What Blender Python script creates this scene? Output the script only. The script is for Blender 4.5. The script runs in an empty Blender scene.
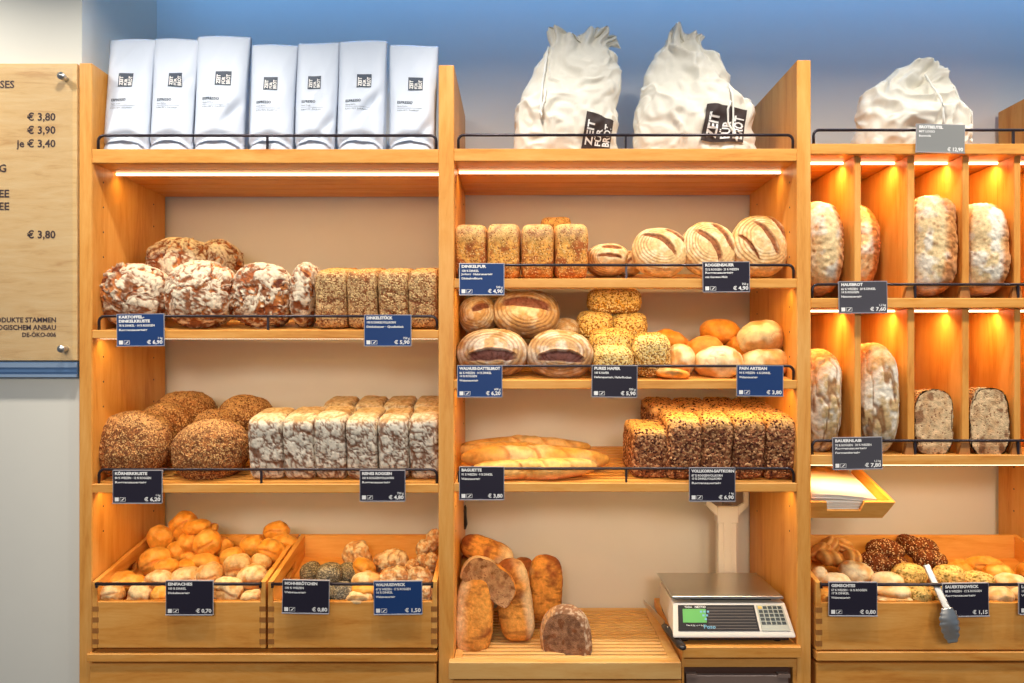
import bpy, math, random
import numpy as np
from mathutils import Matrix, Vector, Euler

SC = bpy.context.scene
COL = SC.collection
R = math.radians
F, D0, VX, VY, CZ = 750.0, 2.2, 520.0, 365.0, 1.55     # focal length (px), camera distance to the shelf fronts, eye point, eye height
S = D0 / F

# ------------------------------------------------------------------ camera, world, lights, exposure
cam_d = bpy.data.cameras.new('camera'); cam = bpy.data.objects.new('camera', cam_d); COL.objects.link(cam)
cam.location = (0, -D0, CZ); cam.rotation_euler = (R(90), 0, 0)
cam_d.sensor_width = 36; cam_d.lens = F / 1024 * 36
cam_d.shift_x = (512 - VX) / 1024; cam_d.shift_y = (VY - 341.5) / 1024
cam_d.clip_start = 0.05
SC.camera = cam
SC.view_settings.view_transform = 'Standard'; SC.view_settings.look = 'None'
SC.view_settings.gamma = 1; SC.view_settings.exposure = 0.08
SC.view_settings.use_curve_mapping = False

w = bpy.data.worlds.new('room_light'); SC.world = w; w.use_nodes = True
w.node_tree.nodes['Background'].inputs[0].default_value = (0.55, 0.74, 1.0, 1)
w.node_tree.nodes['Background'].inputs[1].default_value = 0.26

def area(name, loc, target, sx, sy, power, col, spread=180):
    l = bpy.data.lights.new(name, 'AREA'); l.shape = 'RECTANGLE'; l.size = sx; l.size_y = sy
    l.energy = power; l.color = col; l.spread = R(spread)
    o = bpy.data.objects.new(name, l); COL.objects.link(o); o.location = loc
    d = Vector(target) - Vector(loc)
    o.rotation_euler = d.to_track_quat('-Z', 'Y').to_euler()
    return o
def spot(name, loc, target, power, col, size, blend, rad):
    l = bpy.data.lights.new(name, 'SPOT'); l.energy = power; l.color = col; l.spot_size = R(size); l.spot_blend = blend; l.shadow_soft_size = rad
    o = bpy.data.objects.new(name, l); COL.objects.link(o); o.location = loc
    o.rotation_euler = (Vector(target) - Vector(loc)).to_track_quat('-Z', 'Y').to_euler(); return o
# recessed downlights in the ceiling just in front of the shelves
for i, x in enumerate((-1.75, -0.95, -0.1, 0.75, 1.6, 2.4)):
    area('ceiling_downlight', (x, -0.50, 2.82), (x, -0.30, 1.6), 0.10, 0.10, 7.8, (1.0, 0.93, 0.82), 140)
# added fill spots behind the camera, brightening the bread fronts
for i, x in enumerate((-1.6, -0.5, 0.6, 1.7)):
    spot('fill_spot', (x * 0.9, -3.4, 2.3), (x, 0.1, 1.22), 100, (1.0, 0.88, 0.72), 40, 0.9, 0.25)
# added blue lamp above the view, tinting the upper wall
area('blue_wall_fill', (0.35, -0.02, 3.90), (0.35, 0.475, 3.40), 5.0, 0.06, 50, (0.10, 0.38, 0.95), 60)

# ------------------------------------------------------------------ small tools
def P(px, py, Y=0.0):
    k = (D0 + Y) / F
    return Vector(((px - VX) * k, Y, CZ - (py - VY) * k))
def zz(py, Y=0.0): return CZ - (py - VY) * (D0 + Y) / F
def xx(px, Y=0.0): return (px - VX) * (D0 + Y) / F
def lin(r, g, b):
    f = lambda c: (c / 255 / 12.92) if c / 255 <= 0.04045 else ((c / 255 + 0.055) / 1.055) ** 2.4
    return (f(r), f(g), f(b), 1)
def lin3(*c): return np.array(lin(*c)[:3])

WPOS = {}
def wpos(o): return WPOS.get(o.name, Vector((0, 0, 0)))
def tag(o, label=None, cat=None, group=None, kind=None):
    if label: o['label'] = label
    if cat: o['category'] = cat
    if group: o['group'] = group
    if kind: o['kind'] = kind
    return o
def thing(name, loc, label, cat, group=None):
    o = bpy.data.objects.new(name, None); COL.objects.link(o); o.location = loc; o.empty_display_size = 0.05
    WPOS[o.name] = Vector(loc)
    return tag(o, label, cat, group)

class MB:
    """collects world-space geometry and links it as one mesh object"""
    def __init__(s, M=None): s.v = []; s.f = []; s.mi = []; s.M = M or Matrix.Identity(4); s.sm = []
    def add(s, vs, fs, mi=0, smooth=False):
        n = len(s.v)
        s.v += [s.M @ Vector(q) for q in vs]
        s.f += [[i + n for i in f] for f in fs]; s.mi += [mi] * len(fs); s.sm += [smooth] * len(fs)
        return s
    def box(s, x0, x1, y0, y1, z0, z1, mi=0, bev=0.0):
        if x0 > x1: x0, x1 = x1, x0
        if y0 > y1: y0, y1 = y1, y0
        if z0 > z1: z0, z1 = z1, z0
        if bev <= 0:
            vs = [(x, y, z) for x in (x0, x1) for y in (y0, y1) for z in (z0, z1)]
            return s.add(vs, [(0, 1, 3, 2), (4, 6, 7, 5), (0, 4, 5, 1), (2, 3, 7, 6), (0, 2, 6, 4), (1, 5, 7, 3)], mi)
        b = min(bev, (x1 - x0) / 2.01, (y1 - y0) / 2.01, (z1 - z0) / 2.01)
        vs = []; idx = {}
        lo = (x0, y0, z0); hi = (x1, y1, z1)
        for cx in (0, 1):
            for cy in (0, 1):
                for cz in (0, 1):
                    c = (cx, cy, cz)
                    for a in range(3):
                        q = []
                        for k in range(3):
                            e = hi[k] if c[k] else lo[k]
                            q.append(e if k == a else (e - b if c[k] else e + b))
                        idx[(c, a)] = len(vs); vs.append(tuple(q))
        fs = []
        for a in range(3):
            o1, o2 = [k for k in range(3) if k != a]
            for sd in (0, 1):
                loop = []
                for p, q in ((0, 0), (1, 0), (1, 1), (0, 1)):
                    c = [0, 0, 0]; c[a] = sd; c[o1] = p; c[o2] = q; loop.append(idx[(tuple(c), a)])
                fs.append(loop)
        for a in range(3):
            for b2 in range(a + 1, 3):
                k = 3 - a - b2
                for p in (0, 1):
                    for q in (0, 1):
                        c0 = [0, 0, 0]; c0[a] = p; c0[b2] = q; c1 = c0[:]; c1[k] = 1
                        fs.append([idx[(tuple(c0), a)], idx[(tuple(c0), b2)], idx[(tuple(c1), b2)], idx[(tuple(c1), a)]])
        for cx in (0, 1):
            for cy in (0, 1):
                for cz in (0, 1):
                    fs.append([idx[((cx, cy, cz), a)] for a in range(3)])
        return s.add(vs, fs, mi)
    def hexa(s, bot, top, mi=0):
        vs = list(bot) + list(top)
        return s.add(vs, [(3, 2, 1, 0), (4, 5, 6, 7), (0, 1, 5, 4), (1, 2, 6, 5), (2, 3, 7, 6), (3, 0, 4, 7)], mi)
    def tube(s, pts, r, n=10, mi=0, caps=True, flat=1.0):
        pts = [Vector(p) for p in pts]; rs = r if isinstance(r, (list, tuple)) else [r] * len(pts)
        vs = []; up = Vector((0.03, 0.08, 1)).normalized()
        for i, p in enumerate(pts):
            d = (pts[min(i + 1, len(pts) - 1)] - pts[max(i - 1, 0)]).normalized()
            a = d.cross(up)
            if a.length < 0.12: a = d.cross(Vector((0, 1, 0.05)))
            a.normalize(); b = a.cross(d).normalized()
            for k in range(n):
                t = 2 * math.pi * k / n
                vs.append(p + a * math.cos(t) * rs[i] + b * math.sin(t) * rs[i] * flat)
        fs = []
        for i in range(len(pts) - 1):
            for k in range(n):
                k2 = (k + 1) % n
                fs.append((i * n + k, i * n + k2, (i + 1) * n + k2, (i + 1) * n + k))
        if caps:
            fs.append(tuple(range(n))[::-1]); fs.append(tuple((len(pts) - 1) * n + k for k in range(n)))
        return s.add(vs, fs, mi, True)
    def cyl(s, c, axis, r, h, n=20, mi=0):
        c = Vector(c); a = Vector(axis).normalized()
        return s.tube([c - a * h / 2, c + a * h / 2], r, n, mi)
    def build(s, name, mats, parent=None, bevel=0.0, fix=True):
        if not isinstance(mats, (list, tuple)): mats = [mats]
        pw = wpos(parent) if parent else None
        vs = np.array([tuple(q) for q in s.v])
        if parent is None:
            org = Vector(((vs[:, 0].min() + vs[:, 0].max()) / 2, (vs[:, 1].min() + vs[:, 1].max()) / 2, vs[:, 2].min()))
        else: org = pw.copy()
        me = bpy.data.meshes.new(name)
        me.from_pydata([tuple(q) for q in (vs - np.array(org))], [], s.f)
        for m in mats: me.materials.append(m)
        me.polygons.foreach_set('material_index', s.mi); me.polygons.foreach_set('use_smooth', s.sm)
        me.update()
        if fix:
            import bmesh
            bm = bmesh.new(); bm.from_mesh(me); bmesh.ops.recalc_face_normals(bm, faces=bm.faces); bm.to_mesh(me); bm.free()
        o = bpy.data.objects.new(name, me); COL.objects.link(o)
        if parent: o.parent = parent; WPOS[o.name] = pw
        else: o.location = org; WPOS[o.name] = org
        if bevel > 0:
            md = o.modifiers.new('bevel', 'BEVEL'); md.width = bevel; md.segments = 2; md.limit_method = 'ANGLE'; md.angle_limit = R(50)
        return o

# ------------------------------------------------------------------ materials
def newmat(name, rough=0.6, metal=0.0, spec=0.5):
    m = bpy.data.materials.new(name); m.use_nodes = True
    nt = m.node_tree; b = nt.nodes['Principled BSDF']
    b.inputs['Roughness'].default_value = rough; b.inputs['Metallic'].default_value = metal
    b.inputs['Specular IOR Level'].default_value = spec
    return m, nt, b
def N(nt, t, **kw):
    n = nt.nodes.new(t)
    for k, v in kw.items():
        if k in n.inputs: n.inputs[k].default_value = v
        else: setattr(n, k, v)
    return n
def flat(name, c, rough=0.6, metal=0.0, spec=0.5, noise=0.0, nscale=20):
    m, nt, b = newmat(name, rough, metal, spec)
    b.inputs['Base Color'].default_value = c
    if noise > 0:
        tc = N(nt, 'ShaderNodeTexCoord'); nz = N(nt, 'ShaderNodeTexNoise', Scale=nscale, Detail=4.0)
        nt.links.new(tc.outputs['Object'], nz.inputs['Vector'])
        mx = N(nt, 'ShaderNodeMix', data_type='RGBA', blend_type='MULTIPLY'); mx.inputs[0].default_value = noise
        mx.inputs[6].default_value = c; nt.links.new(nz.outputs['Color'], mx.inputs[7])
        hs = N(nt, 'ShaderNodeHueSaturation', Saturation=0.0); nt.links.new(nz.outputs['Color'], hs.inputs['Color'])
        nt.links.new(hs.outputs[0], mx.inputs[7]); nt.links.new(mx.outputs[2], b.inputs['Base Color'])
        bp = N(nt, 'ShaderNodeBump', Strength=0.1, Distance=0.002); nt.links.new(nz.outputs['Fac'], bp.inputs['Height'])
        nt.links.new(bp.outputs[0], b.inputs['Normal'])
    return m
def wood(name, light, mid, dark, axis='x', rough=0.42, planks=0.0, fine=1.0):
    m, nt, b = newmat(name, rough, 0, 0.35)
    tc = N(nt, 'ShaderNodeTexCoord'); mp = N(nt, 'ShaderNodeMapping')
    sc = {'x': (1.2, 9, 9), 'z': (9, 9, 1.0), 'y': (9, 1.2, 9)}[axis]
    mp.inputs['Scale'].default_value = [q * fine for q in sc]
    nt.links.new(tc.outputs['Object'], mp.inputs['Vector'])
    n1 = N(nt, 'ShaderNodeTexNoise', Scale=2.2, Detail=5.0, Roughness=0.6, Distortion=0.7)
    n2 = N(nt, 'ShaderNodeTexNoise', Scale=16.0, Detail=3.0, Roughness=0.7)
    nt.links.new(mp.outputs[0], n1.inputs['Vector']); nt.links.new(mp.outputs[0], n2.inputs['Vector'])
    ad = N(nt, 'ShaderNodeMath', operation='MULTIPLY_ADD'); ad.inputs[1].default_value = 0.35
    nt.links.new(n2.outputs['Fac'], ad.inputs[0]); nt.links.new(n1.outputs['Fac'], ad.inputs[2])
    cr = N(nt, 'ShaderNodeValToRGB'); e = cr.color_ramp.elements
    e[0].position = 0.42; e[0].color = dark; e[1].position = 0.88; e[1].color = light
    k = cr.color_ramp.elements.new(0.62); k.color = mid
    nt.links.new(ad.outputs[0], cr.inputs[0]); nt.links.new(cr.outputs[0], b.inputs['Base Color'])
    bp = N(nt, 'ShaderNodeBump', Strength=0.12, Distance=0.001); nt.links.new(n2.outputs['Fac'], bp.inputs['Height'])
    nt.links.new(bp.outputs[0], b.inputs['Normal'])
    return m
WL, WM, WD = lin(234, 172, 92), lin(222, 152, 68), lin(200, 122, 44)
M = {}
M['wood_z'] = wood('oak_upright', WL, WM, WD, 'z')
M['wood_x'] = wood('oak_shelf', WL, WM, WD, 'x')
M['wood_y'] = wood('oak_side', WL, WM, WD, 'y')
M['wood_board'] = wood('oak_menu_board', lin(222, 190, 138), lin(216, 178, 122), lin(198, 154, 98), 'x', 0.3, fine=2.6)
M['wood_pale'] = wood('beech_board', lin(232, 186, 118), lin(222, 168, 96), lin(204, 142, 72), 'x')
M['wood_end'] = wood('oak_end_grain', lin(176, 120, 60), lin(158, 100, 46), lin(130, 80, 34), 'z')
M['wall'] = flat('plaster_wall', lin(226, 220, 210), 0.85, noise=0.06, nscale=9)
M['wall_l'] = flat('plaster_wall_side', lin(226, 222, 210), 0.8, noise=0.05, nscale=9)
M['floor'] = flat('stone_floor', lin(120, 112, 104), 0.5, noise=0.3)
M['rail'] = flat('black_steel_rail', lin(58, 50, 56), 0.32, 0.6)
M['strip'] = flat('blue_grey_metal', lin(96, 128, 168), 0.35, 0.3)
M['strip2'] = flat('pale_blue_metal', lin(150, 172, 198), 0.35, 0.3)
M['ink'] = flat('dark_print', lin(66, 40, 30), 0.6)
M['white_ink'] = flat('white_print', lin(240, 238, 235), 0.6)
M['logo_ink'] = flat('slate_print', lin(62, 72, 88), 0.6)
M['logo_brown'] = flat('brown_black_print', lin(62, 50, 48), 0.8)
M['tag_blue'] = flat('navy_card', lin(24, 58, 112), 0.5, spec=0.25)
M['tag_dark'] = flat('black_violet_card', lin(34, 30, 46), 0.5, spec=0.25)
M['tag_glare'] = flat('glare_grey_card', lin(70, 68, 76), 0.5, spec=0.25)  # grey is glare on a dark card, put into its colour
M['tag_grey'] = flat('silver_grey_card', lin(136, 136, 134), 0.3)
M['tag_edge'] = flat('clear_plastic_edge', lin(168, 166, 172), 0.25)
M['paper_bag'] = flat('matt_white_foil', lin(208, 216, 230), 0.5, spec=0.3)
M['arc'] = flat('bag_fold_shade', lin(176, 196, 226), 0.5)
M['cloth'] = flat('natural_cotton', lin(236, 230, 216), 0.95, spec=0.1, noise=0.1, nscale=140)
M['cord'] = flat('white_cotton_cord', lin(240, 238, 230), 0.9)
M['scale_w'] = flat('warm_white_plastic', lin(225, 216, 204), 0.45)
M['black_pl'] = flat('black_plastic', lin(36, 32, 34), 0.35)
M['panel'] = flat('black_glossy_panel', lin(44, 38, 36), 0.3)
M['panel2'] = flat('grey_stripe_print', lin(96, 86, 80), 0.35)
M['key'] = flat('dark_keys', lin(60, 66, 66), 0.5)
M['keypad'] = flat('keypad_foil', lin(186, 186, 172), 0.5)
M['key_y'] = flat('yellow_key', lin(224, 186, 96), 0.5)
M['lcd_b'] = flat('blue_print', lin(120, 175, 205), 0.5)
M['dark_in'] = flat('dark_recess_metal', lin(92, 62, 48), 0.4)
M['dev'] = flat('smoked_grey_plastic', lin(128, 108, 98), 0.3)
M['rivet'] = flat('rivet_metal', lin(190, 185, 178), 0.3, 1.0)
M['paper'] = flat('white_paper', lin(246, 236, 222), 0.8)
m, nt, b = newmat('brushed_steel', 0.3, 0.95); b.inputs['Base Color'].default_value = lin(205, 200, 192); M['steel'] = m
tc = N(nt, 'ShaderNodeTexCoord'); nz = N(nt, 'ShaderNodeTexNoise', Scale=4.0, Detail=3.0); nt.links.new(tc.outputs['Object'], nz.inputs[0])
mr = N(nt, 'ShaderNodeMapRange'); mr.inputs[3].default_value = 0.18; mr.inputs[4].default_value = 0.5; nt.links.new(nz.outputs['Fac'], mr.inputs[0]); nt.links.new(mr.outputs[0], b.inputs['Roughness'])
def emis(name, c, s):
    m, nt, b = newmat(name); b.inputs['Base Color'].default_value = c
    b.inputs['Emission Color'].default_value = c; b.inputs['Emission Strength'].default_value = s; return m
M['led'] = emis('warm_led_strip', (1.0, 0.80, 0.52, 1), 5.0)
M['lcd'] = emis('green_lcd', lin(96, 170, 88), 0.10)
m, nt, b = newmat('clear_acrylic', 0.05); M['acrylic'] = m
tr_ = N(nt, 'ShaderNodeBsdfTransparent'); gl = N(nt, 'ShaderNodeBsdfGlossy'); gl.inputs['Roughness'].default_value = 0.05
fr = N(nt, 'ShaderNodeValue'); fr.outputs[0].default_value = 0.05; mxs = N(nt, 'ShaderNodeMixShader'); nt.links.new(fr.outputs[0], mxs.inputs[0]); nt.links.new(tr_.outputs[0], mxs.inputs[1]); nt.links.new(gl.outputs[0], mxs.inputs[2])
nt.links.new(mxs.outputs[0], [n for n in nt.nodes if n.type == 'OUTPUT_MATERIAL'][0].inputs['Surface'])

def bread_mat(name, speck_scale=160, speck=0.0, spc=None, spd=None, bump=0.4, rough=0.75, nsc=60, nam=0.35):
    """crust colour comes from the mesh's own 'crust' attribute; seeds and fine mottling are added here"""
    m, nt, b = newmat(name, rough, 0, 0.25)
    at = N(nt, 'ShaderNodeAttribute', attribute_name='crust')
    tc = N(nt, 'ShaderNodeTexCoord')
    nz = N(nt, 'ShaderNodeTexNoise', Scale=nsc, Detail=4.0, Roughness=0.65); nt.links.new(tc.outputs['Object'], nz.inputs['Vector'])
    mr = N(nt, 'ShaderNodeMapRange'); mr.inputs[1].default_value = 0.3; mr.inputs[2].default_value = 0.7
    mr.inputs[3].default_value = 1 - nam; mr.inputs[4].default_value = 1 + nam; nt.links.new(nz.outputs['Fac'], mr.inputs[0])
    mu = N(nt, 'ShaderNodeVectorMath', operation='SCALE'); nt.links.new(at.outputs['Color'], mu.inputs[0]); nt.links.new(mr.outputs[0], mu.inputs['Scale'])
    out = mu.outputs[0]; h = nz.outputs['Fac']
    if speck > 0:
        vo = N(nt, 'ShaderNodeTexVoronoi', Scale=speck_scale); nt.links.new(tc.outputs['Object'], vo.inputs['Vector'])
        sep = N(nt, 'ShaderNodeSeparateColor'); nt.links.new(vo.outputs['Color'], sep.inputs[0])
        g1 = N(nt, 'ShaderNodeMath', operation='LESS_THAN'); g1.inputs[1].default_value = speck; nt.links.new(sep.outputs[0], g1.inputs[0])
        m1 = N(nt, 'ShaderNodeMix', data_type='RGBA'); nt.links.new(g1.outputs[0], m1.inputs[0]); nt.links.new(out, m1.inputs[6]); m1.inputs[7].default_value = spc
        out = m1.outputs[2]
        if spd:
            g2 = N(nt, 'ShaderNodeMath', operation='LESS_THAN'); g2.inputs[1].default_value = speck * 0.7; nt.links.new(sep.outputs[1], g2.inputs[0])
            m2 = N(nt, 'ShaderNodeMix', data_type='RGBA'); nt.links.new(g2.outputs[0], m2.inputs[0]); nt.links.new(out, m2.inputs[6]); m2.inputs[7].default_value = spd
            out = m2.outputs[2]
        mh = N(nt, 'ShaderNodeMath', operation='SUBTRACT'); mh.inputs[0].default_value = 1.0; nt.links.new(vo.outputs['Distance'], mh.inputs[1]); h = mh.outputs[0]
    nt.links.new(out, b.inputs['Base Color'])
    bp = N(nt, 'ShaderNodeBump', Strength=bump, Distance=0.003); nt.links.new(h, bp.inputs['Height']); nt.links.new(bp.outputs[0], b.inputs['Normal'])
    return m
BM = {
 'plain': bread_mat('floured_crust', nsc=90, nam=0.25, bump=0.5),
 'smooth': bread_mat('golden_crust', nsc=38, nam=0.26, bump=0.35, rough=0.42),
 'seed': bread_mat('grain_crust', 290, 0.30, lin(212, 164, 104), lin(112, 62, 34), 1.0),
 'oat': bread_mat('oat_flake_crust', 250, 0.40, lin(240, 214, 150), lin(150, 98, 44), 1.0),
 'fine': bread_mat('fine_bran_crust', 240, 0.30, lin(226, 190, 130), lin(140, 84, 46), 0.8),
 'tingr': bread_mat('golden_bran_crust', 300, 0.14, lin(236, 190, 120), lin(160, 92, 40), 0.5),
 'dark': bread_mat('dark_grain_crust', 185, 0.26, lin(214, 160, 110), lin(84, 40, 26), 1.0),
 'sesame': bread_mat('sesame_dark_crust', 320, 0.16, lin(236, 196, 140), lin(60, 26, 14), 0.7),
 'pumpkin': bread_mat('pumpkin_seed_crust', 210, 0.22, lin(150, 120, 46), lin(236, 200, 120), 0.7),
 'poppy': bread_mat('poppy_crust', 330, 0.45, lin(92, 84, 74), lin(176, 160, 130), 0.6),
 'crumb': bread_mat('bread_crumb', 260, 0.07, lin(150, 104, 70), None, 0.6, 0.9),
}

# ------------------------------------------------------------------ vectorised noise
def _h(ix, iy, iz, seed):
    n = (ix * 374761393 + iy * 668265263 + iz * 2147483647 + seed * 1274126177).astype(np.int64) & 0xffffffff
    n = ((n ^ (n >> 13)) * 1274126177) & 0xffffffff
    n = ((n ^ (n >> 16)) * 2246822519) & 0xffffffff
    return ((n ^ (n >> 15)) & 0xffff) / 65535.0
def vn(p, seed=0):
    i = np.floor(p).astype(np.int64); f = p - i; f = f * f * f * (f * (f * 6 - 15) + 10)
    r = 0
    for a in (0, 1):
        for b_ in (0, 1):
            for c in (0, 1):
                wgt = (f[:, 0] if a else 1 - f[:, 0]) * (f[:, 1] if b_ else 1 - f[:, 1]) * (f[:, 2] if c else 1 - f[:, 2])
                r = r + wgt * _h(i[:, 0] + a, i[:, 1] + b_, i[:, 2] + c, seed)
    return r * 2 - 1
def fbm(p, seed=0, o=4):
    r = 0; a = 1.0; t = 0
    for k in range(o): r = r + a * vn(p * 2 ** k + 7.3 * k, seed + k); t += a; a *= 0.5
    return r / t * 1.6
def worley(p, seed=0):
    i = np.floor(p).astype(np.int64); d1 = np.full(len(p), 9.0); d2 = d1.copy(); cid = np.zeros(len(p))
    for a in (-1, 0, 1):
        for b_ in (-1, 0, 1):
            for c in (-1, 0, 1):
                q = i + np.array([a, b_, c])
                o = np.stack([_h(q[:, 0], q[:, 1], q[:, 2], seed + k) for k in (1, 2, 3)], 1)
                d = np.linalg.norm(q + o - p, axis=1)
                hid = _h(q[:, 0], q[:, 1], q[:, 2], seed + 9)
                nearer = d < d1
                d2 = np.where(nearer, d1, np.minimum(d2, d)); cid = np.where(nearer, hid, cid); d1 = np.where(nearer, d, d1)
    return d1, d2, cid
def ss(a, b_, x):
    t = np.clip((x - a) / (b_ - a), 0, 1); return t * t * (3 - 2 * t)
def mixc(c1, c2, t): return c1 * (1 - t[:, None]) + c2 * t[:, None]

_cs = {}
def cubesphere(n):
    if n in _cs: return _cs[n]
    idx = {}; vs = []; fs = []
    t = np.tan(np.linspace(-math.pi / 4, math.pi / 4, n + 1))
    for ax in range(3):
        for sd in (-1, 1):
            g = np.zeros((n + 1, n + 1), int)
            for i in range(n + 1):
                for j in range(n + 1):
                    v = [0, 0, 0]; v[ax] = sd; v[(ax + 1) % 3] = t[i]; v[(ax + 2) % 3] = t[j]
                    key = (round(v[0], 5), round(v[1], 5), round(v[2], 5))
                    if key not in idx: idx[key] = len(vs); vs.append(v)
                    g[i, j] = idx[key]
            for i in range(n):
                for j in range(n):
                    q = [int(g[i, j]), int(g[i + 1, j]), int(g[i + 1, j + 1]), int(g[i, j + 1])]
                    fs.append(q if sd > 0 else q[::-1])
    v = np.array(vs, float); v /= np.linalg.norm(v, axis=1)[:, None]
    _cs[n] = (v, fs); return _cs[n]

# ------------------------------------------------------------------ bread
C = dict(flour=lin3(232, 220, 200), flour_g=lin3(205, 196, 184), crust=lin3(150, 84, 40), dark=lin3(96, 48, 24), orange=lin3(196, 104, 40),
         red=lin3(140, 62, 30), tan=lin3(206, 170, 118), gold=lin3(232, 168, 80), amber=lin3(228, 150, 54), pale=lin3(238, 212, 160),
         cream=lin3(240, 222, 180), brown=lin3(124, 72, 40), deep=lin3(78, 36, 22), crumbc=lin3(206, 172, 132), crumbd=lin3(170, 124, 92), grey=lin3(150, 140, 122))
def bread_mesh(kind, a, b, c, seed=0, n=34, opt=None):
    opt = opt or {}
    d, fs = cubesphere(n)
    p = {'tinr': 7.0, 'tins': 7.0, 'tins2': 7.0, 'ting': 6.0, 'oat': 3.4, 'slab': 3.0, 'croiss': 2.0, 'half': 2.2}.get(kind, opt.get('p', 2.25))
    r = (np.abs(d[:, 0] / a) ** p + np.abs(d[:, 1] / b) ** p + np.abs(d[:, 2] / c) ** p) ** (-1 / p)
    V = d * r[:, None]
    s = max(a, b, c); off = seed * 3.17
    Q = V / s + off                                   # noise space: about -1..1 wide
    X, Yv, Z = V[:, 0] / a, V[:, 1] / b, V[:, 2] / c
    nrm = d
    low = fbm(Q * 1.6, seed, 2); mid = fbm(Q * 4, seed + 5, 3); hi = fbm(Q * 13, seed + 9, 3)
    disp = 0.045 * low * s + 0.012 * mid * s
    mat = 'plain'
    ones = np.ones(len(V))
    if kind == 'cracked':
        wv = np.stack([fbm(Q * 2.4, seed + 20, 3), fbm(Q * 2.4, seed + 30, 3), fbm(Q * 2.4, seed + 40, 3)], 1)
        rn = fbm(Q * 1.15 + 0.55 * wv, seed + 55, 2); e = np.abs(rn); wdt = 0.19 + 0.10 * low
        crack = 1 - ss(wdt * 0.7, wdt * 1.15, e)
        hi2 = fbm(Q * np.array([6, 6, 12]) + 1.5 * wv, seed + 77, 3)
        fine = 1 - ss(0.03, 0.16, np.abs(fbm(Q * 4.5 + 0.5 * wv, seed + 50, 3)))
        col = mixc(np.tile(lin3(140, 84, 50), (len(V), 1)), lin3(226, 208, 180), ss(-0.55, 0.20, hi2 + 0.6 * mid + 0.30 * Z + .02))
        col = mixc(col, lin3(112, 66, 44), fine * 0.65)
        inner = mixc(np.tile(lin3(164, 88, 44), (len(V), 1)), lin3(210, 136, 74), ss(-0.3, 0.5, mid)); inner = mixc(inner, lin3(104, 50, 28), ss(0.05, 0.55, hi2 + 0.4 * hi))
        col = col * (1 - crack[:, None]) + inner * crack[:, None]
        lipc = np.exp(-((e - wdt * 1.25) / 0.035) ** 2); col = mixc(col, lin3(120, 64, 36), lipc * 0.45 * (rn > 0))
        disp = disp - 0.045 * s * crack + 0.04 * s * lipc * (rn > 0) + 0.010 * s * hi + 0.012 * s * hi2 - 0.015 * s * fine
    elif kind == 'tinr':       # floured rye with a fine crack network
        wq = Q * 3.3 + 0.4 * np.stack([mid, hi, low], 1)
        d1, d2, cid = worley(wq, seed); e = d2 - d1
        crack = 1 - ss(0.03, 0.17, e); big = 1 - ss(0.03, 0.14, np.abs(fbm(Q * 1.7, seed + 60, 2)))
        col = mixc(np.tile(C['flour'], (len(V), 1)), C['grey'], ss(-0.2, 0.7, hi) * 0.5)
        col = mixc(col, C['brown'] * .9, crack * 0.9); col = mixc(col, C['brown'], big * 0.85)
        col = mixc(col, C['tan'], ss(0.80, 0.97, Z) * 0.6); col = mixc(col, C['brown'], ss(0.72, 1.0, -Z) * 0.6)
        disp = 0.02 * s * low - 0.02 * s * crack - 0.02 * s * big + 0.008 * s * hi
    elif kind == 'tins':       # tan spelt with bran and red cracks
        cr = 1 - ss(0.0, 0.13, np.abs(fbm(Q * 1.5, seed + 3, 3) + 0.1)); cr = cr * ss(-0.3, 0.1, low + 0.25)
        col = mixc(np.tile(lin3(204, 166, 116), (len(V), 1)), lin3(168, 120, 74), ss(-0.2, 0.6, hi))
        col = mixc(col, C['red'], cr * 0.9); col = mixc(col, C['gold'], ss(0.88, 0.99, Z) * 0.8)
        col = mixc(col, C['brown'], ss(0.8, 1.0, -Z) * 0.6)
        disp = 0.02 * s * low - 0.03 * s * cr + 0.016 * s * hi; mat = 'fine'
    elif kind == 'tins2':      # dark wholegrain
        cr = 1 - ss(0.0, 0.16, np.abs(fbm(Q * 1.8, seed + 3, 3)))
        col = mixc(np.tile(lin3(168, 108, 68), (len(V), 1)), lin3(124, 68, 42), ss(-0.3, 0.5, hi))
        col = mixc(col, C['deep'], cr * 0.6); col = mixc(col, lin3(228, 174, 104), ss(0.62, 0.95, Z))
        disp = 0.03 * s * low - 0.02 * s * cr + 0.03 * s * hi; mat = 'dark'
    elif kind == 'ting':       # golden tin loaf
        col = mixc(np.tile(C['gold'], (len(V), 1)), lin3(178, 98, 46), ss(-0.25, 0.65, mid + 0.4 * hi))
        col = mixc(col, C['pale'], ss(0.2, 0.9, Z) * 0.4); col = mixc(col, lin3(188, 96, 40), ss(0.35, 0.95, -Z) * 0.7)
        cr = (1 - ss(0.0, 0.10, np.abs(X + 0.35 * mid))) * ss(-0.3, 0.3, low)
        col = mixc(col, lin3(150, 74, 32), cr * 0.5)
        disp = 0.018 * s * low + 0.008 * s * hi; mat = 'tingr'
    elif kind == 'seedround':
        cr = 1 - ss(0.0, 0.12, np.abs(fbm(Q * 1.3, seed + 3, 3)))
        col = mixc(np.tile(lin3(172, 110, 60), (len(V), 1)), lin3(130, 76, 40), ss(-0.3, 0.5, hi))
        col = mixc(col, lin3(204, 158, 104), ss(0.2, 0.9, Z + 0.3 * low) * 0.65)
        col = mixc(col, C['deep'], cr * 0.3)
        disp = disp + 0.02 * s * hi - 0.03 * s * cr; mat = 'seed'
    elif kind in ('rib', 'walnut'):       # proofing-basket rings and long slashes; the top of the loaf faces -Y
        ang = opt.get('ang', -0.6); U = X * math.cos(ang) - Z * math.sin(ang); W = X * math.sin(ang) + Z * math.cos(ang)
        ringr = np.sqrt((X * 1.0) ** 2 + (Z * 1.0) ** 2)
        rings = ss(0.0, 0.7, np.sin((ringr + 0.06 * low) * (62 if kind == 'rib' else 52)) + 0.3 * hi)
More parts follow.
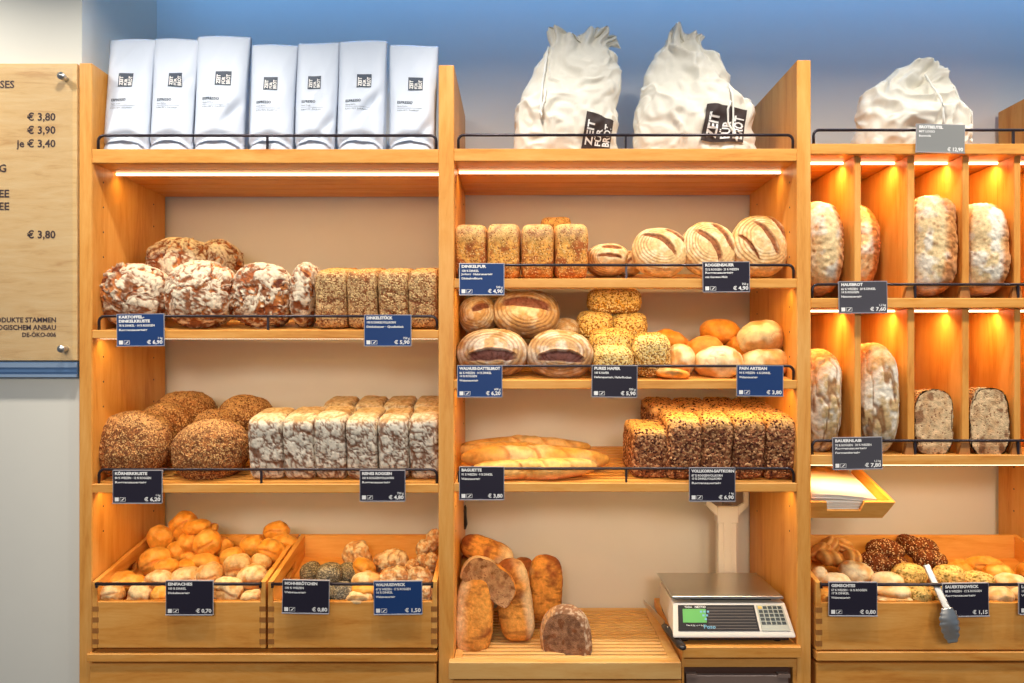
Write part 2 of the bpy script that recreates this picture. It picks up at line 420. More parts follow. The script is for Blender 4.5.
        base = lin3(222, 184, 126) if kind == 'rib' else lin3(180, 144, 102)
        col = mixc(np.tile(base, (len(V), 1)), C['cream'] if kind == 'rib' else C['flour_g'], ss(-0.3, 0.5, mid + .3 * Z) * 0.7)
        col = mixc(col, lin3(164, 104, 56) if kind == 'rib' else lin3(126, 84, 60), rings * ss(0.30, 0.6, ringr) * (0.62 * (1 - 0.8 * ss(-0.15, 0.35, X - 0.3 * Z)) if kind == 'rib' else 0.5))
        cut = np.zeros(len(V)); lip = np.zeros(len(V))
        for (w0, u0, L, th, cv) in opt.get('cuts', [(0.1, 0, 0.62, 0.11, 0.2), (0.62, 0.05, 0.5, 0.09, 0.15)]):
            dd = W - w0 + cv * (U - u0) ** 2 + 0.03 * mid; l = 1 - ss(L * 0.75, L, np.abs(U - u0))
            tt = th * np.sqrt(np.clip(1 - ((U - u0) / L) ** 2, 0.02, 1))
            cc = (1 - ss(0.75, 1.05, np.abs(dd) / tt)) * l * (Yv < 0.35)
            cut = np.maximum(cut, cc); lip = np.maximum(lip, np.exp(-((dd - tt * 1.15) / 0.04) ** 2) * l * (Yv < 0.35))
        cc_col = lin3(150, 84, 44) if kind == 'rib' else lin3(104, 56, 50)
        col = mixc(col, cc_col, cut * 0.95); col = mixc(col, C['deep'], cut * ss(0.1, 0.5, hi) * 0.6); col = mixc(col, lin3(150, 84, 40), lip * 0.5)
        col = mixc(col, C['crust'], ss(0.25, 0.8, Yv) * 0.8)
        disp = disp * 0.5 - 0.035 * s * cut + 0.03 * s * lip - 0.010 * s * rings * ss(0.3, 0.6, ringr)
    elif kind == 'oat':
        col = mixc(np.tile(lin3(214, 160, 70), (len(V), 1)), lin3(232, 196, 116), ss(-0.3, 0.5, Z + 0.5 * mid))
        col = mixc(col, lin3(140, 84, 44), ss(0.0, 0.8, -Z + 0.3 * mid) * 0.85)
        disp = disp * 0.7 + 0.02 * s * hi; mat = 'oat'
    elif kind == 'artisan':
        fl = opt.get('flour', 0.6)
        col = mixc(np.tile(C['amber'] if fl < 0.4 else lin3(216, 158, 92), (len(V), 1)), C['cream'], np.clip(ss(-0.5, 0.5, low + Z * 0.4 + 0.2 * mid), 0, 1) * fl)
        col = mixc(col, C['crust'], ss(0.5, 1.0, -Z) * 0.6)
        cr = 1 - ss(0.0, 0.05, np.abs(fbm(Q * 1.2, seed + 3, 2) + 0.05)); col = mixc(col, C['orange'], cr * 0.35)
        disp = disp - 0.02 * s * cr; mat = 'smooth'
    elif kind in ('bun', 'bunf'):
        cv = opt.get('crease', 1.0)
        cr = (1 - ss(0.02, 0.16, np.abs(Z - 0.05 + 0.25 * X * X + 0.08 * low))) * (1 - ss(0.55, 0.85, np.abs(X))) * (Yv < 0.2) * cv
        base = C['amber'] if kind == 'bun' else lin3(216, 158, 92)
        col = mixc(np.tile(base, (len(V), 1)), C['gold'] if kind == 'bun' else lin3(228, 196, 146), ss(-0.4, 0.5, low + 0.4 * Z + 0.8 * mid - .1) * (0.8 if kind == 'bun' else 0.85))
        col = mixc(col, lin3(184, 100, 40), cr * 0.6)
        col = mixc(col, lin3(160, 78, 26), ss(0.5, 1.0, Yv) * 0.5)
        disp = 0.075 * low * s + 0.022 * mid * s - 0.06 * s * cr; mat = 'smooth' if kind == 'bun' else 'plain'
    elif kind in ('dbun', 'pbun', 'poppy'):
        base = {'dbun': lin3(128, 62, 26), 'pbun': lin3(232, 186, 104), 'poppy': lin3(128, 112, 88)}[kind]
        col = mixc(np.tile(base, (len(V), 1)), base * 0.65, ss(-0.1, 0.7, mid))
        disp = 0.06 * low * s + 0.03 * hi * s; mat = {'dbun': 'sesame', 'pbun': 'pumpkin', 'poppy': 'poppy'}[kind]
    elif kind == 'walnutweck':
        cr = 1 - ss(0.0, 0.2, np.abs(fbm(Q * 1.6, seed + 3, 3)))
        col = mixc(np.tile(lin3(206, 148, 92), (len(V), 1)), C['cream'], ss(-0.2, 0.5, mid + 0.3 * Z) * 0.7)
        col = mixc(col, lin3(140, 84, 52), cr * 0.7)
        disp = 0.10 * low * s + 0.05 * hi * s - 0.04 * s * cr
    elif kind == 'haus':       # large country loaf, floured underside, wrinkled amber rim
        edge = ss(0.1, 0.7, X * opt.get('side', 1) + 0.5 * low)
        col = mixc(np.tile(lin3(226, 196, 146), (len(V), 1)), C['flour'], ss(-0.2, 0.5, mid))
        col = mixc(col, lin3(206, 130, 62), edge * 0.9); wr = ss(0.1, 0.5, np.sin(Z * 26 + 5 * mid + 3 * X))
        col = mixc(col, C['crust'], wr * edge * 0.5); d1, d2, cid = worley(Q * 6, seed); sp = (1 - ss(0.1, 0.3, d1)) * (1 - edge)
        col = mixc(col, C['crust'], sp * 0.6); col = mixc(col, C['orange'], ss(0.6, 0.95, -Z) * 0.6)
        disp = disp - 0.015 * s * wr * edge + 0.015 * s * hi
    elif kind == 'bauern':     # grey floured long loaf with vertical cracks
        st = 1 - ss(0.05, 0.28, np.abs(fbm(Q * np.array([5, 5, 1.3]), seed + 4, 3)))
        col = mixc(np.tile(C['flour'], (len(V), 1)), lin3(196, 164, 116), ss(-0.3, 0.5, mid + 0.4 * hi))
        col = mixc(col, lin3(132, 82, 44), st * 0.8); col = mixc(col, lin3(204, 144, 78), ss(0.35, 0.9, Z - 0.4 * X) * 0.75)
        disp = disp - 0.025 * s * st + 0.01 * s * hi
    elif kind == 'bag':        # baguette
        k = np.sin(X * 5.2 * math.pi / 2 + 0.8 * Z); cr = (1 - ss(0.05, 0.35, np.abs(np.sin(X * 7.5 + 1.2 * Yv + seed)))) * (Z > -0.1)
        col = mixc(np.tile(lin3(224, 168, 86), (len(V), 1)), C['cream'], ss(-0.5, 0.4, low + 0.5 * mid) * opt.get('flour', 0.5))
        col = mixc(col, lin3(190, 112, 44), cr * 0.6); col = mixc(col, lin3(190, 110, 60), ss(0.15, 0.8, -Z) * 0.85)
        disp = 0.010 * mid - 0.0035 * cr + 0.003 * low; mat = 'smooth'
    elif kind in ('long', 'half'):  # long ciabatta-like loaf
        fl = ss(-0.2, 0.45, -X * opt.get('side', 1) + 0.35 * low - opt.get('shift', 0.2))
        col = mixc(np.tile(lin3(222, 150, 66), (len(V), 1)), lin3(150, 82, 38), ss(-0.2, 0.6, 0.5 * mid + 0.8 * low))
        col = mixc(col, lin3(234, 206, 164), fl * 0.85); str_ = ss(0.15, 0.6, fbm(Q * np.array([3, 3, 9]), seed + 33, 3)); col = mixc(col, lin3(120, 62, 28), str_ * (1 - fl) * 0.55)
        disp = disp * 0.8 + 0.008 * s * hi
    elif kind == 'dusty':
        col = mixc(np.tile(lin3(138, 96, 68), (len(V), 1)), lin3(190, 164, 138), ss(-0.1, 0.5, hi + 0.4 * mid))
        rim = ss(0.2, 0.5, -X) * 1.0
        col = mixc(col, lin3(204, 150, 96), rim * (0.6 + 0.4 * np.sin(X * 50 + 4 * mid))); disp = disp * 0.5
    elif kind == 'croiss':
        st = np.sin(X * 9 + 2 * Z); col = mixc(np.tile(lin3(206, 134, 62), (len(V), 1)), lin3(232, 176, 100), ss(-0.5, 0.7, st)); disp = 0.05 * s * st + 0.03 * s * low; mat = 'smooth'
    else:
        col = np.tile(C['tan'], (len(V), 1))
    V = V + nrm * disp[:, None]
    if kind in ('bag',): V[:, 2] += 0.006 * np.sin(V[:, 0] * 9 + seed)
    # flat base for loaves that stand on it
    fb = opt.get('base', 0.82)
    zf = -c * fb
    V[:, 2] = np.where(V[:, 2] < zf, zf + (V[:, 2] - zf) * 0.18, V[:, 2])
    mi = np.zeros(len(fs), int); mats = [BM[mat]]
    crumb = None
    if 'cuts_plane' in opt:                            # a cut face: everything beyond the plane is laid onto it
        crumb = np.zeros(len(V), bool)
        for (nx, ny, nz_, dd) in opt['cuts_plane']:
            nn = np.array([nx, ny, nz_], float); nn /= np.linalg.norm(nn)
            q = V @ nn - dd * s; over = q > 0
            V[over] -= nn * q[over][:, None]; crumb |= over
        Q2 = V / s * 5 + off
        hole = ss(0.35, 0.6, fbm(Q2, seed + 70, 2))
        cc = mixc(np.tile(opt.get('crumb', C['crumbc']), (len(V), 1)), opt.get('crumbd', C['crumbd']), ss(-0.2, 0.7, fbm(Q2 * 1.5, seed + 71, 3)))
        cc = mixc(cc, C['brown'], hole * 0.8)
        col[crumb] = cc[crumb]
        mats.append(BM['crumb']); mi = np.array([1 if all(crumb[i] for i in f) else 0 for f in fs])
    me = bpy.data.meshes.new('bread')
    me.from_pydata(V.tolist(), [], fs)
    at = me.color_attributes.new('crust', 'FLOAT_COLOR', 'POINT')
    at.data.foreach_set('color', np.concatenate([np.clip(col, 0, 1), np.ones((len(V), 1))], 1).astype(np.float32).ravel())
    for m_ in mats: me.materials.append(m_)
    me.polygons.foreach_set('material_index', mi.tolist())
    me.polygons.foreach_set('use_smooth', [True] * len(fs)); me.update()
    return me

_cnt = [0]
def bread(name, kind, box, Y, label, group, cat='bread', depth=None, rot=(0, 0, 0), front=False, n=34, opt=None, rest=None, seed=None):
    """box = where the loaf stands out, Y = the distance of its middle behind the shelf front"""
    x0, y0, x1, y1 = box; _cnt[0] += 1
    seed = seed if seed is not None else _cnt[0]
    a = (x1 - x0) / 2 * (D0 + Y) / F; c = (y1 - y0) / 2 * (D0 + Y) / F
    b_ = depth / 2 if depth else min(a, c) * 1.0
    if front:
        k = (D0 + Y - b_) / F; a = (x1 - x0) / 2 * k; c = (y1 - y0) / 2 * k
        ctr = P((x0 + x1) / 2, (y0 + y1) / 2, Y - b_); ctr.y = Y
        ctr.z += b_ * math.tan(rot[0]) if rot[0] > 0 else 0
    else:
        ctr = P((x0 + x1) / 2, (y0 + y1) / 2, Y)
    me = bread_mesh(kind, a, b_, c, seed, n, opt)
    o = bpy.data.objects.new(name, me); COL.objects.link(o)
    o.rotation_euler = rot; o.location = ctr
    if rest is not None: o.location.z = rest(ctr.y) + c * (opt or {}).get('base', 0.82)
    return tag(o, label, cat, group)

# ------------------------------------------------------------------ lettering
_tx = {}
def text2d(s, size, bold=0.0):
    key = (s, bold)
    if key not in _tx:
        cu = bpy.data.curves.new('t', 'FONT'); cu.body = s; cu.size = 1.0; cu.offset = bold; cu.resolution_u = 2
        ob = bpy.data.objects.new('t', cu); me = bpy.data.meshes.new_from_object(ob)
        _tx[key] = ([tuple(v.co) for v in me.vertices], [list(p.vertices) for p in me.polygons])
        bpy.data.objects.remove(ob); bpy.data.curves.remove(cu); bpy.data.meshes.remove(me)
    v, f = _tx[key]
    return [(a * size, b_ * size) for a, b_, _ in v], f
def put_text(mb, s, size, fn, x, y, bold=0.02, align='l', fit=None, mi=0, hfit=None):
    v, f = text2d(s, size, bold)
    if not v: return
    w_ = max(q[0] for q in v); x_min = min(q[0] for q in v); k = 1.0
    if fit: k = fit / (w_ - x_min)
    ky = 1.0
    if hfit: ky = hfit / (max(q[1] for q in v) - min(q[1] for q in v))
    ox = x - (w_ * k if align == 'r' else (w_ * k / 2 if align == 'c' else 0))
    mb.add([fn(ox + a * k, y + b_ * ky) for a, b_ in v], f, mi)

# ================================================================== THE ROOM
YB = 0.475                                    # back wall plane
XL = xx(79) - 0.002
mb = MB(); mb.box(-3.2, 3.4, YB, YB + 0.1, 0, 3.6); tag(mb.build('wall_back', M['wall']), kind='structure')
mb = MB(); mb.box(-3.2, XL, 0.018, YB, 0, 3.6); tag(mb.build('wall_left', M['wall_l']), kind='structure')
mb = MB(); mb.box(-3.2, 3.4, -5, YB, -0.05, 0); tag(mb.build('floor', M['floor']), kind='structure')

# ================================================================== SHELF UNIT
DEP = 0.455
UP = [(79, 92, 63), (438.5, 454, 65), (797, 811, 60), (1097, 1112, 60)]
unit = thing('bread_shelf', (0.4, 0.2, 0), 'wall-wide oak bakery shelf unit with three bays, slatted shelves and drawers below', 'shelf')
HOLES = M['black_pl']
for i, (a, b_, t) in enumerate(UP):
    mb = MB(); x0, x1 = xx(a), xx(b_); mb.box(x0, x1, 0, DEP, 0.0, zz(t), bev=0.002)
    for hx, sd in ((x0, -1), (x1, 1)):
        if (i == 0 and sd < 0): continue
        for hy in (0.06, 0.37):
            for z in np.arange(1.05, 2.1, 0.075): mb.cyl((hx + sd * 0.0002, hy, z), (1, 0, 0), 0.0028, 0.001, 8, 1)
    mb.build('upright_panel', [M['wood_z'], HOLES], unit)
IN = [(xx(92), xx(438.5)), (xx(454), xx(797)), (xx(811), xx(1097))]
LED_COL = (1.0, 0.66, 0.20)
def led(x0, x1, y, z, parent, power):
    mb = MB(); mb.box(x0, x1, y - 0.004, y + 0.004, z - 0.004, z + 0.002); mb.build('led_strip', M['led'], parent)
    area('led_light', ((x0 + x1) / 2, y, z - 0.006), ((x0 + x1) / 2, y + 0.10, z - 0.3), x1 - x0 - 0.02, 0.008, power, LED_COL, 160)
def guard_rail(x0, x1, zb, h, parent, y=0.012, posts=(0.5,), name='guard_rail'):
    mb = MB(); r = 0.0042; c = 0.016
    pts = [(x0, y, zb)]; pts += [(x0 + c * (1 - math.cos(t)), y, zb + h - c * (1 - math.sin(t))) for t in np.linspace(0, math.pi / 2, 5)]
    pts += [(x1 - c * (1 - math.cos(t)), y, zb + h - c * (1 - math.sin(t))) for t in np.linspace(math.pi / 2, 0, 5)] + [(x1, y, zb)]
    mb.tube(pts, r, 10)
    for q in posts: mb.box(x0 + (x1 - x0) * q - 0.003, x0 + (x1 - x0) * q + 0.003, y - 0.002, y + 0.004, zb, zb + h)
    return mb.build(name, M['rail'], parent)
TOPS = [(149, 163), (148.5, 161), (143.5, 154)]
for i, (t, bt) in enumerate(TOPS):
    x0, x1 = IN[i]; z1, z0 = zz(t), zz(bt)
    mb = MB(); mb.box(x0, x1, 0.001, 0.022, z0, z1, bev=0.0015)
    for k in range(7):                                      # planked underside with fine gaps
        y0 = 0.024 + k * 0.0615; mb.box(x0, x1, y0, y0 + 0.059, z0 + 0.002, z1 - 0.0005, bev=0.0015)
    sh = mb.build('top_shelf', M['wood_x'], unit)
    xr0, xr1 = x0 + 0.012, x1 - 0.008
    guard_rail(xr0, xr1, z1, 0.043, sh, posts=(0.5,) if i < 2 else (0.72,))
    if i < 2: led(x0 + 0.005, x1 - 0.005, 0.125, z0 - 0.001, sh, 1.15)

TA = 0.165                                                  # shelf slope
def slope(z0): return lambda Y: z0 + TA * max(Y, 0)
SURF = {}
def tilted_shelf(key, bay, t, bt, rail=True, post=(0.5,), ledp=1.35):
    x0, x1 = IN[bay]; z1, z0 = zz(t), zz(bt)
    mb = MB(); mb.box(x0, x1, 0.0, 0.03, z0, z1, bev=0.002)
    n = 13; L = 0.43; ca = math.atan(TA)
    Mt = Matrix.Translation((0, 0.03, z1 - 0.001)) @ Matrix.Rotation(ca, 4, 'X')
    sb = MB(Mt); step = (L - 0.035) / n
    for k in range(n):
        y0 = 0.004 + k * step; sb.box(x0 + 0.002, x1 - 0.002, y0, y0 + step - 0.008, -0.014, 0)
    for u in (x0 + 0.002, (x0 + x1) / 2 - 0.015, x1 - 0.032): sb.box(u, u + 0.03, 0.09, L - 0.03, -0.03, -0.014)
    sh = mb.build('slatted_shelf', M['wood_x'], unit); sb.build('slat_panel', M['wood_x'], sh)
    if rail: guard_rail(x0 + 0.014, x1 - 0.006, z1, 0.041, sh, posts=post)
    SURF[key] = (lambda Y, z=z1: z - 0.001 + TA * max(Y - 0.03, 0))
    if ledp:
        led(x0 + 0.005, x1 - 0.005, 0.036, z1 - 0.021, sh, ledp)
    return sh
tilted_shelf('a1', 0, 330, 338.5); tilted_shelf('a2', 0, 484, 493, post=(0.48,))
tilted_shelf('b1', 1, 278.5, 288); tilted_shelf('b2', 1, 380, 389); tilted_shelf('b3', 1, 483, 492)
# compartments of the right bay
x0, x1 = IN[2]
def level_shelf(t, bt, name='shelf_board'):
    mb = MB(); mb.box(x0, x1, 0.0, 0.45, zz(bt), zz(t), bev=0.002); s_ = mb.build(name, M['wood_x'], unit)
    guard_rail(x0 + 0.008, x1 - 0.01, zz(t), 0.041, s_, posts=(0.37, 0.74)); return s_
sA = level_shelf(298, 308); sB = level_shelf(455, 465)
led(x0 + 0.01, x1 - 0.01, 0.05, zz(465) - 0.003, sB, 1.8)
SURF['c1'] = lambda Y: zz(298); SURF['c2'] = lambda Y: zz(455)
DIV = [(857.5, 864), (911, 918), (966, 973), (1018.5, 1025), (1072, 1079)]
for (zt, zb) in ((zz(154), zz(298)), (zz(308), zz(455))):
    for (a, b_) in DIV:
        mb = MB(); mb.box(xx(a), xx(b_), 0.019, 0.45, zb + 0.0005, zt - 0.0005, bev=0.0015); dv = mb.build('divider_board', M['wood_y'] if False else M['wood_z'], unit)
        mb = MB(); mb.hexa([(xx(a) - 0.012, 0.012, zb), (xx(b_), 0.012, zb), (xx(b_), 0.03, zb), (xx(a) - 0.012, 0.03, zb)],
                           [(xx(a) - 0.003, 0.018, zb + 0.035), (xx(b_) - 0.001, 0.018, zb + 0.035), (xx(b_) - 0.001, 0.03, zb + 0.035), (xx(a) - 0.003, 0.03, zb + 0.035)])
        mb.build('divider_foot', M['wood_end'], dv)
    edges = [xx(811)] + [q for a, b_ in DIV for q in (xx(a), xx(b_))] + [xx(1097)]
    for k in range(0, len(edges), 2):
        led(edges[k] + 0.002, edges[k + 1] - 0.002, 0.095, zt - 0.001, sA, 0.5)
# base: the ledges carrying the crates, drawers below
def ledge(bay, t, bt, a, b_):
    mb = MB(); X0, X1 = xx(a), xx(b_); mb.box(X0, X1, -0.012, 0.02, zz(bt), zz(t), bev=0.002)
    lg = mb.build('front_ledge', M['wood_x'], unit)
    Mt = Matrix.Translation((0, 0.02, zz(t) - 0.002)) @ Matrix.Rotation(R(11), 4, 'X')
    mb = MB(Mt); mb.box(X0 + 0.01, X1 - 0.01, 0, 0.42, -0.02, 0); mb.build('crate_shelf', M['wood_x'], unit)
    return lg
ledge(0, 652.5, 660.5, 88.5, 437.5); ledge(2, 650.5, 659.5, 815, 1095)
for (a, b_, t) in ((90, 436.5, 663.5), (816, 1095, 663)):
    for k in range(3):
        mb = MB(); z1 = zz(t) - k * 0.19; mb.box(xx(a), xx(b_), -0.004, 0.4, max(z1 - 0.184, 0.03), z1, bev=0.003)
        mb.build('drawer', M['wood_x'], unit)
# centre base cabinet under the cutting board and the niche under the scales
XB0, XB1 = xx(454), xx(797)
mb = MB(); mb.box(XB0, xx(681.5), 0.0, 0.45, zz(684), zz(680.5)); mb.box(XB0, xx(681.5), 0.0, 0.45, 0.03, zz(686)); mb.build('base_cabinet_front', M['wood_x'], unit)
ZC = zz(645.5)
mb = MB(); mb.box(xx(681.5), xx(800), -0.012, 0.45, zz(656.5), ZC, bev=0.002); mb.build('counter_board', M['wood_x'], unit)
mb = MB(); xa, xb = xx(682), xx(797)
mb.box(xa, xa + 0.006, 0.0, 0.4, 0.3, zz(656.5)); mb.box(xb - 0.011, xb, 0.004, 0.4, 0.3, zz(659.5)); mb.box(xa + 0.006, xb - 0.011, 0.004, 0.4, zz(667.5), zz(659.5)); mb.box(xa, xb, 0.39, 0.4, 0.3, zz(667.5), 0)
mb.build('niche_frame', M['wood_x'], unit)
mb = MB(); mb.box(xa + 0.008, xb - 0.012, 0.02, 0.38, 0.31, zz(668.5)); dk = mb.build('niche_lining', M['dark_in'], unit)
mb = MB(); zt = zz(674, 0.0); mb.box(xx(686.5), xx(788.5), 0.0, 0.018, 0.36, zt - 0.004, bev=0.002); mb.box(xx(686), xx(697), -0.003, 0.018, zt - 0.01, zt); mb.box(xx(778), xx(790), -0.003, 0.018, zt - 0.01, zt)
tag(mb.build('tray_front', M['dev'], None), 'smoked grey plastic drawer box in the niche below the weighing scales', 'box')

# ================================================================== MENU BOARD and the left wall strip
bd = thing('menu_board', (xx(20), 0.0, zz(360)), 'pale oak price board with brown lettering behind clear acrylic, left of the shelves', 'sign')
XM0, XM1 = xx(-150), xx(77.8)
mb = MB(); mb.box(XM0, XM1, -0.004, 0.018, zz(360.5), zz(64), bev=0.001); mb.build('wood_board', M['wood_board'], bd)
mb = MB(); mb.box(XM0, XM1 - 0.003, -0.022, -0.019, zz(363, -.02), zz(68, -.02)); mb.build('acrylic_sheet', M['acrylic'], bd)
for py in (77, 349):
    mb = MB(); c = P(63, py, -0.02); mb.cyl((c.x, -0.014, c.z), (0, 1, 0), 0.008, 0.022, 20); mb.cyl((c.x, -0.028, c.z), (0, 1, 0), 0.0105, 0.007, 24); mb.cyl((c.x, -0.0325, c.z), (0, 1, 0), 0.005, 0.003, 20)
    mb.build('standoff_screw', M['steel'], bd)
mb = MB(); fn = lambda u, v: (u, -0.0048, v)
for s_, xr, yb, h in (('HEISSES', 15.5, 88.5, 7.6), ('€ 3,80', 56.5, 121, 7.8), ('€ 3,90', 56.5, 134.2, 7.8), ('je € 3,40', 56.5, 147.6, 7.8), ('TOPPING', 7.3, 172.3, 7.8),
                      ('KAFFEE', 10.3, 197.5, 7.8), ('KAFFEE', 10.3, 210.2, 7.8), ('€ 3,80', 56.5, 238.4, 7.8),
                      ('ALLE PRODUKTE STAMMEN', 57, 322.3, 5.0), ('AUS ÖKOLOGISCHEM ANBAU', 57, 329.8, 5.0), ('DE-ÖKO-006', 57, 336.8, 4.4)):
    put_text(mb, s_, h * S * 1.36, fn, xx(xr), zz(yb), 0.024, 'r')
mb.build('lettering', M['ink'], bd, fix=False)
mb = MB(); zt, zb = zz(362), zz(377)
mb.box(XM0, xx(77.8), -0.002, 0.018, zb, zt); mb.box(XM0, xx(77.8), -0.006, -0.002, zb + 0.028, zt - 0.002, 1); mb.box(XM0, xx(77.8), -0.006, -0.002, zb + 0.014, zb + 0.022, 0); mb.box(XM0, xx(77.8), -0.008, -0.002, zb, zb + 0.008, 1)
tag(mb.build('trim_1', [M['strip'], M['strip2']]), kind='structure')

# ================================================================== PRICE TAGS
def price_tag(x0, y0, x1, y1, lines, price, weight, mat, label, Y=-0.006, roll=0.0, lean=0.0, icons=True, bold0=0.03):
    k = (D0 + Y) / F; W = (x1 - x0) * k; H = (y1 - y0) * k; c = P((x0 + x1) / 2, (y0 + y1) / 2, Y)
    Mt = Matrix.Translation(c) @ Matrix.Rotation(R(-roll), 4, 'Y') @ Matrix.Rotation(lean, 4, 'X')
    mb = MB(Mt); mb.box(-W / 2 - 0.001, W / 2 + 0.001, 0.0, 0.003, -H / 2 - 0.001, H / 2 + 0.001)       # clear holder
    mb.box(-W / 2, W / 2, 0.003, 0.009, H / 2 - 0.006, H / 2 + 0.001); mb.box(-W / 2, W / 2, -0.006, 0.0, -H / 2 - 0.001, -H / 2 + 0.001)
    o = mb.build('price_tag', M['tag_edge'])
    tag(o, label, 'price tag', 'price tags on the shelf rails')
    mb = MB(Mt); mb.box(-W / 2 + 0.0008, W / 2 - 0.0008, -0.0008, 0.0004, -H / 2 + 0.0008, H / 2 - 0.0008)
    mb.build('printed_card', mat, o)
    mb = MB(Mt); fn = lambda u, v: (u, -0.0014, v)
    y = H / 2 - 0.0125; xl = -W / 2 + 0.006
    for i, (s_, wd) in enumerate(lines):
        h = 0.0085 if i == 0 or (len(lines) > 3 and i == 1 and s_.isupper() and '%' not in s_) else (0.0066 if s_.isupper() or '%' in s_ else 0.0062)
        put_text(mb, s_, h * 1.32, fn, xl, y, 0.05 if h > 0.008 else 0.03, 'l', fit=wd * W)
        y -= h * 1.42 if i < len(lines) - 2 else 0.0125
    put_text(mb, price, 0.0150, fn, W / 2 - 0.004, -H / 2 + 0.006, 0.03, 'r', fit=W * 0.33)
    if weight: put_text(mb, weight, 0.0085, fn, W / 2 - 0.004, -H / 2 + 0.020, 0.02, 'r')
    if icons:
        X = xl; z = -H / 2 + 0.005; s_ = 0.0115
        mb.add([fn(X, z), fn(X + s_, z), fn(X + s_, z + s_), fn(X, z + s_)], [(0, 1, 2, 3)])
        X += s_ + 0.003; w2 = 0.017; t = 0.0009
        for (p, q, r_, u) in ((0, 0, w2, t), (0, s_ - t, w2, s_), (0, 0, t, s_), (w2 - t, 0, w2, s_)):
            mb.add([fn(X + p, z + q), fn(X + r_, z + q), fn(X + r_, z + u), fn(X + p, z + u)], [(0, 1, 2, 3)])
        mb.add([fn(X + .004, z + .003), fn(X + .007, z + .002), fn(X + .014, z + .0085), fn(X + .012, z + .0095), fn(X + .007, z + .0055)], [(0, 1, 2, 3, 4)])
    mb.build('lettering', M['white_ink'], o, fix=False)
    return o
B_, K_, G_, S_ = M['tag_blue'], M['tag_dark'], M['tag_glare'], M['tag_grey']
price_tag(117, 314, 164, 346, [('KARTOFFEL-', .54), ('DINKELKRUSTE', .66), ('78 % DINKEL · 14 % ROGGEN', .76), ('Roggensauerteig', .6)], '€ 6,90', '1 kg', B_, 'navy price tag for the potato crust loaves, reading 6,90', roll=0.6)
price_tag(364.5, 315, 411, 346, [('DINKELSTÜCK', .56), ('100 % DINKELVOLLKORN', .62), ('Dinkelsauer · Quellstück', .8)], '€ 5,90', '750 g', B_, 'navy price tag for the spelt block loaves, reading 5,90')
price_tag(113, 470.5, 162, 503, [('KÖRNERKRUSTE', .66), ('80 % WEIZEN · 12 % ROGGEN', .74), ('Roggensauerteig', .64)], '€ 6,20', '1 kg', K_, 'black price tag for the round grain loaves, reading 6,20')
price_tag(360, 470.5, 405, 501, [('REINES ROGGEN', .66), ('100 % ROGGENVOLLKORN', .70), ('Roggensauerteig', .62)], '€ 4,80', '750 g', K_, 'black price tag for the floured rye loaves, reading 4,80')
price_tag(459.5, 263.5, 504, 295, [('DINKELPUR', .55), ('100 % DINKEL', .38), ('Joghurt · Natursauerteig', .7), ('Dinkelvollkorn', .46)], '€ 4,90', '500 g', B_, 'navy price tag in front of the golden tin loaves, reading 4,90')
price_tag(703, 262, 749.5, 292, [('ROGGENSAUER', .62), ('75 % ROGGEN · 25 % WEIZEN', .72), ('Roggensauerteig', .6), ('mit Gersten-Malz', .48)], '€ 4,90', '750 g', K_, 'black price tag below the ribbed rye ovals, reading 4,90', roll=0.5)
price_tag(457.5, 365.5, 502, 397, [('WALNUSS-DATTELBROT', .92), ('86 % WEIZEN · 14 % DINKEL', .72), ('14 % ROGGEN', .38), ('Weizensauerteig', .42)], '€ 6,20', '600 g', B_, 'navy price tag for the walnut and date bread, reading 6,20')
price_tag(592, 365.5, 637, 397, [('PURES HAFER', .58), ('100 % HAFER', .32), ('Hafersauerteig, Haferflocken', .82)], '€ 5,90', '500 g', K_, 'black price tag for the oat loaves, reading 5,90', roll=-0.6)
price_tag(737, 365.5, 783, 396, [('PAIN ARTISAN', .6), ('94 % WEIZEN · 6 % DINKEL', .68), ('Weizensauerteig', .4)], '€ 3,80', '', B_, 'navy price tag for the floury artisan rolls, reading 3,80', roll=-0.5)
price_tag(459.5, 467, 504, 499.5, [('BAGUETTE', .45), ('91 % WEIZEN · 9 % DINKEL', .7), ('Weizensauerteig', .42)], '€ 3,80', '', K_, 'black price tag in front of the baguettes, reading 3,80')
price_tag(689.5, 468, 735, 501, [('VOLLKORN-SAFTKORN', .94), ('87 % ROGGENVOLLKORN', .68), ('13 % DINKELVOLLKORN', .64), ('Roggensauerteig', .64)], '€ 6,90', '1 kg', K_, 'black price tag for the dark wholegrain loaves, reading 6,90')
price_tag(916.5, 124.5, 964.5, 153, [('BROTBEUTEL', .5), ('MIT LOGO', .33), ('Baumwolle', .25)], '€ 12,90', '', S_, 'silver grey price tag on the top rail below a cotton bag', roll=-1.5, icons=False)
price_tag(839, 281.5, 887, 313, [('HAUSBROT', .45), ('66 % WEIZEN · 20 % DINKEL', .72), ('14 % ROGGEN', .36), ('Natursauerteig', .42)], '€ 7,60', '1,2 kg', G_, 'price tag with painted grey glare under the big country loaves, reading 7,60', roll=0.6)
price_tag(833, 437.5, 882, 469, [('BAUERNLAIB', .54), ('70 % ROGGEN · 30 % WEIZEN', .74), ('Roggensauerteig', .64), ('Fermentierteig', .5)], '€ 7,80', '1,2 kg', G_, 'price tag with painted grey glare under the long farmhouse loaves, reading 7,80', roll=1.0)
CY = -0.022
price_tag(166, 581, 213, 614.5, [('EINFACHES', .52), ('100 % DINKEL', .38), ('Dinkelsauerteig', .46)], '€ 0,70', '', K_, 'black price tag on the left crate of golden rolls', CY)
price_tag(282.5, 580.5, 329, 613, [('MOHNBRÖTCHEN', .7), ('100 % WEIZEN', .4), ('Weizensauerteig', .46)], '€ 0,80', '', K_, 'black price tag on the left side of the second crate, reading 0,80', CY, roll=-1.0)
